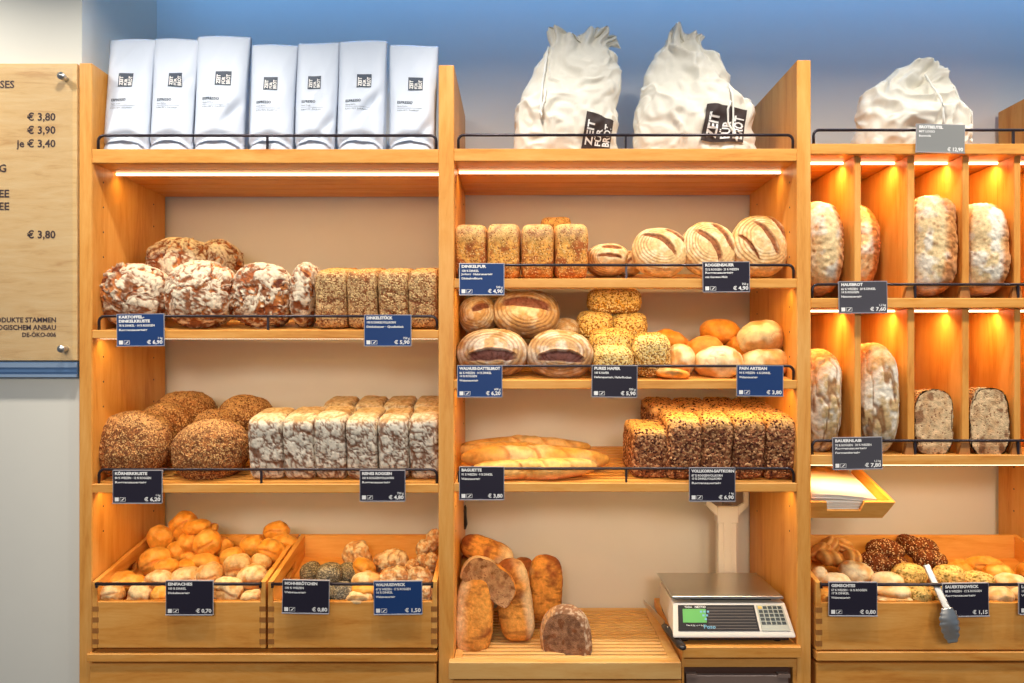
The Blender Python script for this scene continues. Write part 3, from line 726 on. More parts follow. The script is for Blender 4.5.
price_tag(374, 581.5, 422, 614, [('WALNUSSWECK', .62), ('67 % WEIZEN · 17 % ROGGEN', .72), ('16 % DINKEL', .34), ('Weizensauerteig', .4)], '€ 1,50', '', B_, 'navy price tag on the second crate, reading 1,50', CY, roll=0.6)
price_tag(829, 582.5, 877, 615.5, [('GEMISCHTES', .5), ('67 % WEIZEN · 16 % ROGGEN', .74), ('17 % DINKEL', .36), ('Weizensauerteig', .4)], '€ 0,80', '', K_, 'black price tag on the left end of the right crate', CY, roll=-0.3)
price_tag(943, 583.5, 988.5, 616, [('SAUERTEIGWECK', .74), ('88 % WEIZEN · 12 % ROGGEN', .8), ('Roggensauerteig', .66)], '€ 1,15', '', K_, 'black price tag beside the steel tongs, reading 1,15', CY, roll=1.0)
price_tag(1019, 583.5, 1067, 614, [('LAUGENECK', .5), ('100 % WEIZEN', .38), ('Weizenteig', .42)], '€ 1,20', '', K_, 'black price tag cut off by the right picture edge on the crate', CY)

# ================================================================== CRATES
CD = 0.335; SHEAR = Matrix.Identity(4); SHEAR[2][1] = math.tan(R(11))
CR = {}
def crate(x0p, x1p, ytop, ybot, label, slot_sides=(0, 1), posts=True):
    Yf = -0.008; X0, X1 = xx(x0p, Yf), xx(x1p, Yf); zb = zz(ybot, Yf); H = zz(ytop, Yf) - zb
    Mt = Matrix.Translation((0, Yf, zb)) @ SHEAR
    t = 0.014; hf = H * 0.70
    root = thing('bread_crate', ((X0 + X1) / 2, Yf, zb), label, 'crate', 'wooden crates of rolls')
    mb = MB(Mt); mb.box(X0 + t, X1 - t, 0, t, 0.0, hf, bev=0.0015); mb.build('front_board', M['wood_x'], root)
    mb = MB(Mt); mb.box(X0 + t, X1 - t, CD - t, CD, 0.0, H, bev=0.0015); mb.build('back_board', M['wood_x'], root)
    for sd, (a, b_) in enumerate(((X0, X0 + t), (X1 - t, X1))):
        mb = MB(Mt); sy0, sy1, sz0, sz1 = CD * 0.34, CD * 0.66, H * 0.66, H * 0.80
        mb.box(a, b_, 0, sy0, 0, H); mb.box(a, b_, sy1, CD, 0, H); mb.box(a, b_, sy0, sy1, 0, sz0); mb.box(a, b_, sy0, sy1, sz1, H)
        mb.build('side_board', M['wood_y'], root)
        mb = MB(Mt)
        for k in range(4):
            z = H * (0.06 + 0.165 * k); mb.box(a - 0.0004 if sd == 0 else b_ - t + 0.0004 - 0.004, a + t + 0.004 if sd == 0 else b_ + 0.0004, -0.0006, 0.004, z, z + H * 0.075)
        mb.build('finger_joint', M['wood_end'], root)
    mb = MB(Mt); mb.box(X0 + t, X1 - t, t, CD - t, 0.004, 0.014)
    zf, zbk = H * 0.50, H * 0.62
    mb.add([(X0 + t, t, zf), (X1 - t, t, zf), (X1 - t, CD - t, zbk), (X0 + t, CD - t, zbk), (X0 + t, t, zf - .008), (X1 - t, t, zf - .008), (X1 - t, CD - t, zbk - .008), (X0 + t, CD - t, zbk - .008)],
           [(0, 1, 2, 3), (7, 6, 5, 4), (0, 4, 5, 1), (2, 6, 7, 3), (1, 5, 6, 2), (0, 3, 7, 4)])
    mb.build('base_board', M['wood_x'], root)
    mb = MB(Mt); zr = H * 0.985; mb.tube([(X0 + 0.012, -0.006, zr), (X1 - 0.012, -0.006, zr)], 0.0045, 10)
    for u in (X0 + 0.014, X1 - 0.014): mb.box(u - 0.003, u + 0.003, -0.006, 0.001, zr - 0.012, zr + 0.003)
    mb.build('tag_rail', M['rail'], root)
crate(92.5, 265.5, 582, 648, 'left oak crate heaped with golden rolls')
crate(268, 437, 582, 648, 'middle oak crate with poppy seed and walnut rolls, left of the loaves on the board')
crate(816, 1092, 582.5, 650, 'wide oak crate of seeded and cheese rolls on the right, tongs over its rim')

# ---- rolls
def row_rolls(rows, prefix):
    for (rowname, items) in rows:
        items = sorted(items, key=lambda q: (q[0] + q[2]) / 2)
        words = ['leftmost', 'second from left', 'third from left', 'fourth from left', 'fifth from left', 'sixth from left', 'seventh from left', 'eighth from left', 'ninth from left', 'tenth from left']
        for i, it in enumerate(items):
            x0_, y0_, x1_, y1_, Y, kind, rl, desc = it[:8]
            nm = words[i] if i < len(items) - 1 or len(items) < 2 else 'rightmost'
            if len(items) == 1: nm = 'only one'
            opt = {'base': 1.2, 'p': 2.15, 'flour': 0.6}
            if len(it) > 8: opt.update(it[8])
            bread('bread_roll', kind, (x0_, y0_, x1_, y1_), Y, f'{desc}, {nm} {rowname}', prefix[1], 'bread roll', depth=0.075 if (x1_ - x0_) > 18 else 0.055,
                  rot=(R(random.uniform(-12, 12)), R(rl), 0), n=20, opt=opt)
random.seed(4)
row_rolls([
 ('atop the left crate heap', [(147, 526, 174, 550, .27, 'bun', 25, 'smooth golden roll', {'crease': 0}), (169, 512, 199, 540, .29, 'bun', -40, 'golden roll standing on end'),
   (183, 519, 210, 535, .26, 'bun', -5, 'plump golden roll', {'crease': 0}), (206, 522, 216, 537, .30, 'bun', 60, 'half hidden golden roll'), (263, 521, 289, 541, .29, 'bun', -8, 'golden roll with a dimple'), (271, 534, 296, 551, .27, 'bun', 5, 'yellow golden roll', {'crease': 0})]),
 ('in the left heap\'s second row', [(178, 532, 200, 552, .25, 'bun', 25, 'small golden roll', {'crease': 0}), (193, 530, 222, 556, .22, 'bun', -30, 'golden roll with a torn crease'), (212, 538, 233, 557, .26, 'bun', -35, 'golden roll', {'crease': 0}),
   (240, 535, 264, 557, .25, 'bun', -15, 'pale golden roll', {'crease': 0}), (257, 539, 284, 562, .21, 'bun', 20, 'deep orange roll'), (166, 541, 184, 566, .23, 'bun', 10, 'upright yellow roll', {'crease': 0})]),
 ('in the left heap\'s middle row', [(140, 548, 171, 577, .18, 'bun', -20, 'large ribbed golden roll'), (181, 551, 198, 566, .22, 'bun', 0, 'half hidden orange roll'), (190, 554, 221, 572, .19, 'bun', 8, 'long golden roll with a crease'),
   (221, 548, 243, 565, .21, 'bun', -12, 'yellow roll', {'crease': 0}), (250, 554, 271, 571, .16, 'bunf', 12, 'floury pale roll'), (176, 559, 200, 575, .17, 'bun', 0, 'orange roll')]),
 ('in the left heap\'s lower row', [(153, 559, 180, 579, .14, 'bun', -12, 'golden roll with a split'), (171, 567, 200, 588, .10, 'bunf', -15, 'floured golden roll'), (195, 563, 225, 586, .11, 'bunf', -15, 'floured oval roll'),
   (223, 554, 253, 580, .13, 'bunf', -10, 'floured roll with deep folds'), (238, 564, 267, 590, .09, 'bunf', -5, 'large floured roll with a crust seam'), (146, 570, 174, 592, .075, 'bunf', 5, 'white floured roll'), (107, 573, 146, 590, .085, 'bun', 5, 'orange roll lying flat')]),
 ('in the left crate\'s front row', [(102, 582, 124, 604, .04, 'bunf', -10, 'small floured roll'), (129, 583, 152, 605, .04, 'bunf', 10, 'floured roll with an open split'), (151, 586, 168, 606, .035, 'bun', 0, 'golden roll'),
   (190, 582, 216, 605, .05, 'bunf', 0, 'roll half hidden by the price tag'), (213, 577, 243, 604, .045, 'bunf', 15, 'floured roll with a slanting seam'), (241, 590, 261, 606, .035, 'bunf', 0, 'cream coloured roll')]),
], ('roll', 'golden spelt rolls in the left crate'))
row_rolls([
 ('stacked at the middle crate\'s right end', [(416, 539, 431, 557, .24, 'walnutweck', 10, 'small nutty roll'), (426, 528, 440, 554, .25, 'walnutweck', 10, 'tall yellow nutty roll'), (415, 553, 429, 568, .2, 'walnutweck', 0, 'small brown nutty roll'), (424, 552, 439, 573, .19, 'walnutweck', 5, 'upright nutty roll')]),
 ('in the middle crate\'s back row', [(343, 541, 371, 572, .22, 'walnutweck', -15, 'pointed pale seeded roll'), (373, 549, 411, 575, .18, 'walnutweck', -5, 'large rough walnut roll'), (405, 560, 418, 572, .15, 'walnutweck', 0, 'small walnut roll')]),
 ('in the middle crate\'s middle row', [(300, 562, 322, 585, .15, 'poppy', 0, 'grey poppy seed roll'), (317, 563, 343, 587, .10, 'poppy', -5, 'grey poppy seed roll'), (337, 563, 360, 584, .13, 'poppy', 30, 'grey poppy seed roll on edge'),
   (350, 558, 375, 581, .14, 'bun', 35, 'orange roll leaning on the poppy rolls'), (379, 567, 409, 589, .09, 'walnutweck', -10, 'floured walnut roll'), (404, 567, 433, 589, .10, 'walnutweck', 5, 'floured walnut roll'), (352, 572, 382, 588, .075, 'bunf', -5, 'pale floured roll')]),
 ('in the middle crate\'s front row', [(296, 585, 318, 605, .04, 'poppy', 0, 'poppy seed roll'), (316, 583, 336, 605, .045, 'poppy', 0, 'poppy seed roll'), (332, 582, 354, 604, .04, 'poppy', -40, 'pointed grey roll'), (350, 582, 376, 597, .05, 'bun', 0, 'brown roll lying flat'),
   (345, 591, 373, 606, .03, 'bunf', 0, 'pale flat roll'), (374, 587, 400, 605, .04, 'walnutweck', 0, 'walnut roll'), (400, 588, 422, 605, .04, 'walnutweck', 0, 'walnut roll'), (419, 583, 434, 604, .035, 'walnutweck', 0, 'walnut roll')]),
], ('roll', 'poppy seed and walnut rolls in the middle crate'))
row_rolls([
 ('of the right crate\'s twisted pastries', [(812, 540, 828, 563, .24, 'croiss', 60, 'brown twisted croissant'), (820, 535, 838, 557, .26, 'croiss', 50, 'golden twisted croissant'), (837, 536, 851, 558, .26, 'croiss', -60, 'golden upright croissant'), (816, 550, 848, 566, .2, 'croiss', 10, 'flat brown croissant'), (842, 550, 864, 567, .18, 'croiss', 25, 'golden long pastry')]),
 ('of the right crate\'s dark rolls', [(867, 539, 903, 562, .22, 'dbun', 5, 'round dark roll with sesame'), (860, 552, 890, 577, .16, 'dbun', 15, 'dark roll with white seeds'), (886, 556, 908, 573, .18, 'dbun', 0, 'half hidden dark roll'), (898, 535, 918, 550, .27, 'dbun', 0, 'dark roll at the back'), (903, 538, 937, 558, .22, 'dbun', 0, 'large dark roll with sesame'), (913, 550, 947, 570, .17, 'dbun', 8, 'reddish dark roll with seeds')]),
 ('of the right crate\'s orange rolls', [(946, 560, 973, 576, .18, 'bun', 0, 'orange cheese roll', {'crease': 0}), (965, 556, 1003, 576, .17, 'bun', 5, 'wide orange cheese roll'), (983, 564, 1013, 586, .12, 'bun', 8, 'orange cheese roll with a fold'), (1018, 562, 1046, 584, .16, 'bun', 0, 'orange roll at the picture edge')]),
 ('in the right crate\'s lower row', [(810, 566, 828, 590, .08, 'artisan', 0, 'small white floured roll'), (820, 573, 850, 592, .06, 'artisan', 0, 'pale round roll'), (838, 561, 873, 585, .12, 'artisan', 15, 'pale yellow pointed roll', {'flour': .9}), (871, 572, 903, 592, .08, 'artisan', 0, 'cream coloured roll'),
   (891, 563, 927, 588, .11, 'pbun', 0, 'pumpkin seed roll'), (933, 565, 966, 588, .10, 'pbun', 5, 'pale pumpkin seed roll'), (962, 571, 992, 588, .08, 'pbun', 5, 'pumpkin seed roll beside the orange ones'), (995, 574, 1027, 592, .07, 'artisan', 3, 'pale yellow cheese roll', {'flour': .5})]),
 ('in the right crate\'s front row', [(817, 588, 838, 606, .035, 'bun', 0, 'orange roll'), (838, 588, 872, 606, .035, 'bun', 0, 'roll behind the price tag'), (875, 585, 912, 596, .045, 'artisan', 0, 'pale flat roll'), (878, 594, 912, 606, .03, 'bunf', 0, 'yellow flat roll'), (907, 584, 930, 606, .035, 'pbun', 0, 'small roll full of seeds'),
   (929, 586, 952, 606, .04, 'pbun', 0, 'seeded roll behind the tongs'), (955, 588, 988, 606, .04, 'bun', 0, 'golden roll behind the price tag'), (987, 586, 1012, 606, .035, 'artisan', 0, 'yellow cheese roll', {'flour': .4}), (1008, 586, 1040, 606, .035, 'artisan', 0, 'yellow roll under the right tag', {'flour': .4})]),
], ('roll', 'mixed rolls in the right crate'))

# ================================================================== LOAVES
tl = math.atan(TA)
def tin_row(kind, xs, ytop, ybot, surf, Yc, depth, desc, group, n=30, name='tin_loaf', where=''):
    words = ['leftmost', 'second from left', 'third from left', 'fourth from left', 'fifth from left', 'rightmost']
    for i, (a, b_) in enumerate(xs):
        wd = 'rightmost' if i == len(xs) - 1 else words[i]
        yt = ytop[i] if isinstance(ytop, list) else ytop
        bread(name, kind, (a, yt, b_, ybot), Yc, f'{desc}, {wd} {where}', group, 'bread', depth=depth, rot=(tl, 0, R(random.uniform(-1.5, 1.5))), front=True, n=n,
              opt={'base': 0.985}, rest=surf)
# bay 1, upper shelf
s1 = SURF['a1']
g = 'cracked potato crust loaves'
bread('round_loaf', 'cracked', (148, 238, 216, 300), .27, 'large round loaf with floury cracks, high at the back left of the upper left shelf', g, depth=.2, rot=(R(-15), 0, 0), n=48, opt={'base': 1.1}, seed=11)
bread('round_loaf', 'cracked', (196, 240, 240, 292), .31, 'half hidden brown loaf behind and right of the large back one', g, depth=.18, rot=(0, R(20), 0), n=40, opt={'base': 1.1}, seed=12)
bread('round_loaf', 'cracked', (94, 265, 172, 327), .12, 'round floury loaf with dark cracks beside the left upright', g, depth=.17, rot=(R(-8), 0, 0), n=52, opt={'base': 1.05}, seed=13)
bread('round_loaf', 'cracked', (166, 261, 239, 330), .11, 'round floury loaf with a big orange patch, second in the front row', g, depth=.17, rot=(R(-8), 0, 0), n=52, opt={'base': 1.05}, seed=14)
bread('round_loaf', 'cracked', (231, 262, 297, 329), .12, 'round grey floury loaf slumping right, third in the front row', g, depth=.16, rot=(R(-8), R(15), 0), n=48, opt={'base': 1.05}, seed=15)
bread('round_loaf', 'cracked', (293, 262, 320, 328), .13, 'floury loaf standing on edge against the spelt block loaves', g, depth=.18, rot=(R(-6), R(4), 0), n=40, opt={'base': 1.05}, seed=16)
tin_row('tins', [(312, 346), (344.5, 377), (376, 408), (407, 439)], 268, 328, s1, .17, .26, 'tan bran-coated spelt tin loaf', 'spelt block loaves on the upper left shelf', 36, where='on the upper left shelf')
# bay 1, lower shelf
g = 'round grain crust loaves'
for (bx, Y, dp, rt, lb, sd) in [((157, 391, 216, 440), .31, .18, (0, 0, 0), 'round grain loaf at the top of the heap by the back wall', 21), ((219, 395, 273, 445), .30, .17, (0, 0, 0), 'golden round grain loaf right of the heap top', 22),
        ((130, 404, 196, 460), .22, .18, (0, R(-20), 0), 'grain loaf wedged in the middle of the heap', 23), ((196, 408, 240, 450), .24, .16, (0, 0, 0), 'small dark grain loaf between the heap top and the right one', 26),
        ((98, 412, 174, 479), .12, .19, (R(-8), 0, 0), 'large round grain loaf in front beside the left upright', 24), ((175, 419, 248, 481), .11, .18, (R(-10), R(-8), 0), 'round grain loaf in front, just left of the floured rye loaves', 25)]:
    bread('round_loaf', 'seedround', bx, Y, lb, g, depth=dp, rot=rt, n=44, opt={'base': 1.05}, seed=sd)
s2 = SURF['a2']
tin_row('tinr', [(321.5, 353), (353.5, 383), (382.5, 413), (413, 443)], 404, 462, s2, .335, .16, 'floured cracked rye tin loaf', 'floured rye loaves, back row', 30, where='in the back row of rye loaves')
tin_row('tinr', [(245.5, 282), (281, 314.5), (312.5, 346), (345, 377.5), (377, 409), (407.5, 439.5)], [417, 417, 415, 417, 417, 416], 482, s2, .13, .2, 'floured cracked rye tin loaf', 'floured rye loaves, front row', 44, where='in the front row of rye loaves')
# bay 2, upper shelf
s3 = SURF['b1']
tin_row('ting', [(454, 486.5), (486.8, 520.5), (521.5, 555), (554.5, 588.5)], [223, 222.5, 223, 222.5], 278.5, s3, .13, .18, 'golden spelt tin loaf', 'golden tin loaves on the upper middle shelf', 34, where='in the row behind the navy tag')
bread('tin_loaf', 'ting', (540, 219, 571, 262), .36, 'golden tin loaf just showing behind the third and fourth ones', 'golden tin loaves on the upper middle shelf', depth=.12, n=24, opt={'base': .985})
g = 'ribbed rye ovals on the upper middle shelf'
bread('flat_loaf', 'rib', (585, 244, 629, 277), .2, 'low ribbed loaf lying flat right of the golden tin loaves', g, depth=.17, n=40, opt={'ang': .1, 'base': 1.0}, seed=31)
bread('flat_loaf', 'rib', (614, 251, 642, 277), .22, 'small ribbed loaf end peeking out left of the first oval', g, depth=.14, n=30, opt={'base': 1.0}, seed=32)
CUT1 = [(-0.02, -0.05, 0.62, 0.10, 0.35), (0.55, 0.1, 0.52, 0.07, 0.3)]
bread('oval_loaf', 'rib', (631.5, 226, 687, 279), .11, 'ribbed rye oval with two slashes, first from the left and lowest of the three', g, depth=.10, rot=(R(-22), R(4), 0), n=88, opt={'ang': .62, 'cuts': [(0.18, -0.1, 0.82, 0.105, 0.4), (0.78, 0.2, 0.6, 0.08, 0.2)], 'base': 1.1}, seed=33)
bread('oval_loaf', 'rib', (681, 220, 736, 279), .12, 'ribbed rye oval with two slashes, middle of the three', g, depth=.10, rot=(R(-22), R(8), 0), n=88, opt={'ang': .85, 'cuts': [(-0.02, 0.0, 0.80, 0.12, 0.35), (0.58, 0.0, 0.7, 0.10, 0.25)], 'base': 1.1}, seed=34)
bread('oval_loaf', 'rib', (730.5, 213, 789, 279), .12, 'ribbed rye oval with two slashes, tallest of the three, by the right upright', g, depth=.11, rot=(R(-22), R(12), 0), n=88, opt={'ang': .8, 'cuts': [(0.14, 0.0, 0.75, 0.09, 0.25), (0.74, -0.05, 0.65, 0.09, 0.2), (-0.58, -0.1, 0.6, 0.06, 0.1)], 'base': 1.1}, seed=35)
# bay 2, middle shelf
g = 'walnut and date loaves on the middle shelf'
for (bx, Y, dp, rt, lb, op, sd) in [
    ((467, 289, 522, 335), .30, .15, (0, 0, 0), 'walnut loaf at the very back of its heap on the left', {'cuts': []}, 41),
    ((515, 291, 560, 330), .31, .15, (0, R(15), 0), 'walnut loaf at the back right of its heap', {'cuts': []}, 42),
    ((458, 296, 498, 334), .2, .14, (R(-10), R(-30), 0), 'walnut loaf leaning at the upper left of its heap', {'ang': 0.2, 'cuts': [(0.1, 0.3, .5, .2, .2)]}, 43),
    ((492, 291, 559, 338), .19, .15, (R(-12), R(6), 0), 'walnut loaf with a wide dark split on top of the heap', {'ang': 0.0, 'cuts': [(0.30, 0.0, .82, .26, .25)]}, 44),
    ((549, 318, 582, 345), .24, .12, (0, 0, 0), 'small pale loaf end wedged between walnut and oat loaves', {'cuts': []}, 45),
    ((456, 329, 528, 379), .1, .15, (R(-10), 0, 0), 'ribbed walnut loaf with a dark split, front left', {'ang': -0.05, 'cuts': [(-0.22, 0.0, .72, .25, .15)]}, 46),
    ((526, 330, 594, 380), .1, .15, (R(-10), R(3), 0), 'ribbed walnut loaf with a dark split, in front just left of the oat loaves', {'ang': 0.0, 'cuts': [(-0.22, 0.0, .74, .24, .2)]}, 47)]:
    op['base'] = 1.1; bread('oval_loaf', 'walnut', bx, Y, lb, g, depth=dp, rot=rt, n=76, opt=op, seed=sd)
g = 'oat flake loaves on the middle shelf'
for (bx, Y, lb, sd) in [((587, 288, 640, 314), .25, 'flat oat loaf, topmost of its pile', 51), ((577, 311, 613, 340), .24, 'oat loaf on the left of the second layer', 52), ((611, 312.5, 646, 341), .24, 'oat loaf on the right of the second layer', 53),
        ((589, 329, 634, 366), .14, 'oat loaf behind the black tag, lower left of the pile', 54), ((631, 333, 669, 377), .10, 'square oat loaf at the lower right of the pile', 55), ((594, 345, 632, 379), .07, 'oat loaf mostly behind the black price tag', 56)]:
    bread('oat_loaf', 'oat', bx, Y, lb, g, depth=.13, rot=(tl, R(random.uniform(-3, 3)), 0), n=40, opt={'base': .95}, seed=sd)
g = 'floury artisan rolls on the middle shelf'
for (bx, Y, rl, fl, lb, sd) in [((699, 319, 740, 346), .24, 5, .1, 'golden roll with a navel, top of the artisan pile', 61), ((652, 330, 688, 354), .24, 20, .1, 'deep golden roll behind the pile, just right of the oat loaves', 62),
        ((686, 336, 723, 366), .18, -5, .15, 'golden speckled roll below the navel roll', 63), ((727, 336, 748, 360), .2, 0, .1, 'orange roll half hidden in the middle of the pile', 64),
        ((738, 320, 785, 357), .15, -8, .95, 'large cream roll with a nose, upper right of the pile', 65), ((664, 344, 694, 379), .12, 15, .85, 'pale floury roll leaning at the left end of the pile', 66),
        ((693, 346, 742, 380), .1, 0, .9, 'wide cream roll in front centre of the pile', 67), ((738, 348, 790, 380), .12, -3, .8, 'wide cream roll behind the right navy tag', 68), ((655, 368, 690, 379.5), .05, 5, .3, 'flat brown roll end just behind the rail', 69)]:
    bread('artisan_roll', 'artisan', bx, Y, lb, g, 'bread roll', depth=.12 if bx[3] - bx[1] > 15 else .06, rot=(R(-5), R(rl), 0), n=32, opt={'flour': fl, 'base': 1.0, 'p': 2.2}, seed=sd)
# bay 2, lower shelf
g = 'baguettes on the lower middle shelf'
for (bx, Y, rz, fl, lb, sd) in [((459, 439, 592, 455), .33, 1, .35, 'golden baguette, rearmost of the three', 71), ((457, 447, 590, 465), .25, -1, .3, 'yellow baguette, middle of the three', 72), ((461, 452, 610, 480), .13, 1, .75, 'long floury pale baguette lying in front', 73)]:
    bread('baguette', 'bag', bx, Y, lb, g, 'bread', depth=.075, rot=(0, 0, R(rz)), n=56, opt={'flour': fl, 'p': 2.3, 'base': .9}, seed=sd, rest=SURF['b3'])
bread('baguette', 'bag', (470, 460, 596, 482.5), .06, 'brown-bottomed baguette lying nearest the rail', g, 'bread', depth=.07, n=56, opt={'flour': .1, 'p': 2.3, 'base': .9}, seed=75, rest=SURF['b3'])
s5 = SURF['b3']
tin_row('tins2', [(644, 676), (675, 707), (706, 738), (737, 767), (766, 792)], 396, 447, s5, .39, .10, 'dark wholegrain block loaf', 'dark wholegrain loaves, rear row', 26, where='in the rear row of dark loaves')
tin_row('tins2', [(651, 684), (683, 716), (715, 748), (747, 779)], 405, 462, s5, .27, .12, 'dark wholegrain block loaf', 'dark wholegrain loaves, middle row', 30, where='in the middle row of dark loaves')
tin_row('tins2', [(667, 702.5), (701.5, 734.5), (733.5, 767), (766, 798)], 418, 482, s5, .11, .18, 'dark wholegrain block loaf', 'dark wholegrain loaves, front row', 44, where='in the front row of dark loaves')
bread('tin_loaf', 'tins2', (627, 431, 669, 481), .12, 'short wholegrain loaf turned sideways at the left end of the dark loaves', 'dark wholegrain loaves, front row', depth=.16, rot=(tl, 0, R(6)), n=40, opt={'base': .985}, seed=81, rest=s5)
# bay 3 compartments
g = 'large loaves standing in the upper compartments'
def comp_loaf(kind, i, right, top, bot, Y, lb, sd, g, name, op=None, left=None, depth=.27, wide=.128, tilt=0):
    """a loaf standing on edge in its compartment against the divider on its left"""
    xl = xx([811, 864, 918, 973][i]) + 0.003
    a = wide / 2; cx = xl + a; k = (D0 + Y) / F; c = (bot - top) / 2 * k
    me = bread_mesh(kind, a, depth / 2, c, sd, 60, op or {})
    o = bpy.data.objects.new(name, me); COL.objects.link(o); o.location = (cx, Y, CZ - ((top + bot) / 2 - VY) * k); o.rotation_euler = (0, 0, R(tilt))
    return tag(o, lb, 'bread', g)
comp_loaf('haus', 0, 842, 204, 297, .15, 'country loaf on edge in the first upper compartment, beside the upright', 91, g, 'country_loaf', {'base': 1.0, 'p': 2.6, 'side': 1.6}, wide=.13)
comp_loaf('haus', 1, 883, 206, 293, .24, 'dark wrinkled country loaf deep in the second upper compartment', 92, g, 'country_loaf', {'base': 1.0, 'p': 2.3, 'side': 3})
comp_loaf('haus', 2, 967, 199, 297, .12, 'tall pale country loaf in the third upper compartment', 93, g, 'country_loaf', {'base': 1.0, 'p': 3.3, 'side': 1.5}, depth=.23, wide=.142)
comp_loaf('haus', 3, 1020, 206, 297, .12, 'wide pale country loaf in the fourth upper compartment', 94, g, 'country_loaf', {'base': 1.0, 'p': 3.3, 'side': 1.5}, depth=.23, wide=.136)
g = 'long farmhouse loaves in the lower compartments'
comp_loaf('bauern', 0, 843, 350, 454, .15, 'grey floury farmhouse loaf on edge in the first lower compartment', 95, g, 'farmhouse_loaf', {'base': 1.0, 'p': 2.5})
comp_loaf('bauern', 1, 902, 342, 454, .12, 'grey floury farmhouse loaf on edge in the second lower compartment', 96, g, 'farmhouse_loaf', {'base': 1.0, 'p': 2.5})
g = 'halved loaves showing their crumb'
op = {'p': 3.2, 'base': 1.0, 'cuts_plane': [(0, -1, 0, 0.25)], 'crumb': lin3(220, 186, 142), 'crumbd': lin3(200, 158, 114)}
comp_loaf('seedround', 2, 956, 389, 455, .06, 'halved brown loaf with its crumb forward in the third lower compartment', 97, g, 'halved_loaf', op, depth=.3, wide=.115)
comp_loaf('seedround', 3, 1013, 388, 455, .06, 'halved brown loaf with its crumb forward in the fourth lower compartment', 98, g, 'halved_loaf', dict(op), depth=.3, wide=.118)

# ================================================================== CUTTING BOARD with loaves
XC0, XC1 = xx(448.5, -.03), xx(681.5, -.03); ZB1 = zz(662.5, -.03); ZB0 = zz(679.5, -.03); 
cb = thing('cutting_board', ((XC0 + XC1) / 2, .2, ZB0), 'slatted pale wooden bread cutting board in front of the loaves, left of the scales', 'cutting board')
mb = MB(); mb.box(XC0, XC1, -.03, .006, ZB0, ZB1 , bev=.002); mb.box(max(XC0, IN[1][0] + .001), XC1, .425, .46, ZB0, ZB1, bev=.002)
mb.box(IN[1][0] + .001, IN[1][0] + .022, .006, .425, ZB0, ZB1); mb.box(XC1 - .03, XC1, .006, .425, ZB0, ZB1); mb.build('board_frame', M['wood_pale'], cb)
mb = MB(); n = 15
for k in range(n):
    y0 = .010 + k * (.413 / n); mb.box(IN[1][0] + .022, XC1 - .03, y0, y0 + .413 / n - .0115, ZB1 - .014, ZB1 - .0005, bev=.0015)
mb.build('slats', M['wood_pale'], cb)
mb = MB(); mb.box(IN[1][0] + .022, XC1 - .03, .006, .425, ZB0, ZB0 + .012); mb.build('crumb_tray', M['wood_x'], cb)
g = 'cut loaves on the cutting board'
def tilt_loaf(kind, c, a, b_, cz, rot, lb, sd, op=None, name='long_loaf', n=52):
    me = bread_mesh(kind, a, b_, cz, sd, n, op or {'p': 2.8}); o = bpy.data.objects.new(name, me); COL.objects.link(o)
    o.location = c; o.rotation_euler = rot; return tag(o, lb, 'bread', g)
OPL = {'p': 3.2, 'base': 1.0}
tilt_loaf('long', P(474.5, 614, .12), .059, .05, .122, (R(-10), R(3), 0), 'floured amber loaf standing upright at the front left of the board', 101, OPL)
tilt_loaf('long', P(514, 600, .17), .058, .05, .126, (R(-12), R(-8), 0), 'amber loaf standing in the middle, half behind the cut one', 102, {'p': 3.2, 'base': 1.0, 'side': -1, 'shift': .5})
tilt_loaf('long', P(545, 588, .27), .055, .05, .106, (R(-8), R(2), 0), 'dark amber loaf standing alone near the back wall', 103, {'p': 3.2, 'base': 1.0, 'shift': .9})
tilt_loaf('long', P(521, 590, .3), .04, .045, .105, (R(-5), R(4), 0), 'amber loaf hidden behind the middle standing loaf', 104, {'p': 3.2, 'base': 1.0, 'shift': .9})
tilt_loaf('long', P(470, 590, .3), .05, .05, .115, (R(-5), 0, 0), 'loaf at the back in the corner, mostly hidden', 105, {'p': 3.2, 'base': 1.0, 'shift': .9})
tilt_loaf('long', P(487, 552, .24), .088, .07, .045, (R(-10), R(22), 0), 'golden loaf lying across the tops of the standing ones', 106, {'p': 2.6, 'base': 1.0, 'side': -1, 'shift': .45})
tilt_loaf('long', P(488, 583, .13), .092, .060, .064, (R(-15), R(33), R(-6)), 'cut loaf with open brown crumb leaning on the standing loaves', 107, {'p': 2.6, 'base': .5, 'cuts_plane': [(0, -1, 0, .30), ], 'crumb': lin3(186, 140, 98), 'crumbd': lin3(166, 116, 78), 'shift': .2}, name='halved_loaf')
tilt_loaf('dusty', P(566, 638, .07), .080, .045, .098, (R(-4), R(-3), R(-18)), 'dusty brown halved loaf standing on its cut side at the front of the board', 108, {'p': 2.3, 'base': .5, 'cuts_plane': [(0, -1, 0, .3)], 'crumb': lin3(150, 108, 78), 'crumbd': lin3(120, 82, 58)}, name='halved_loaf')

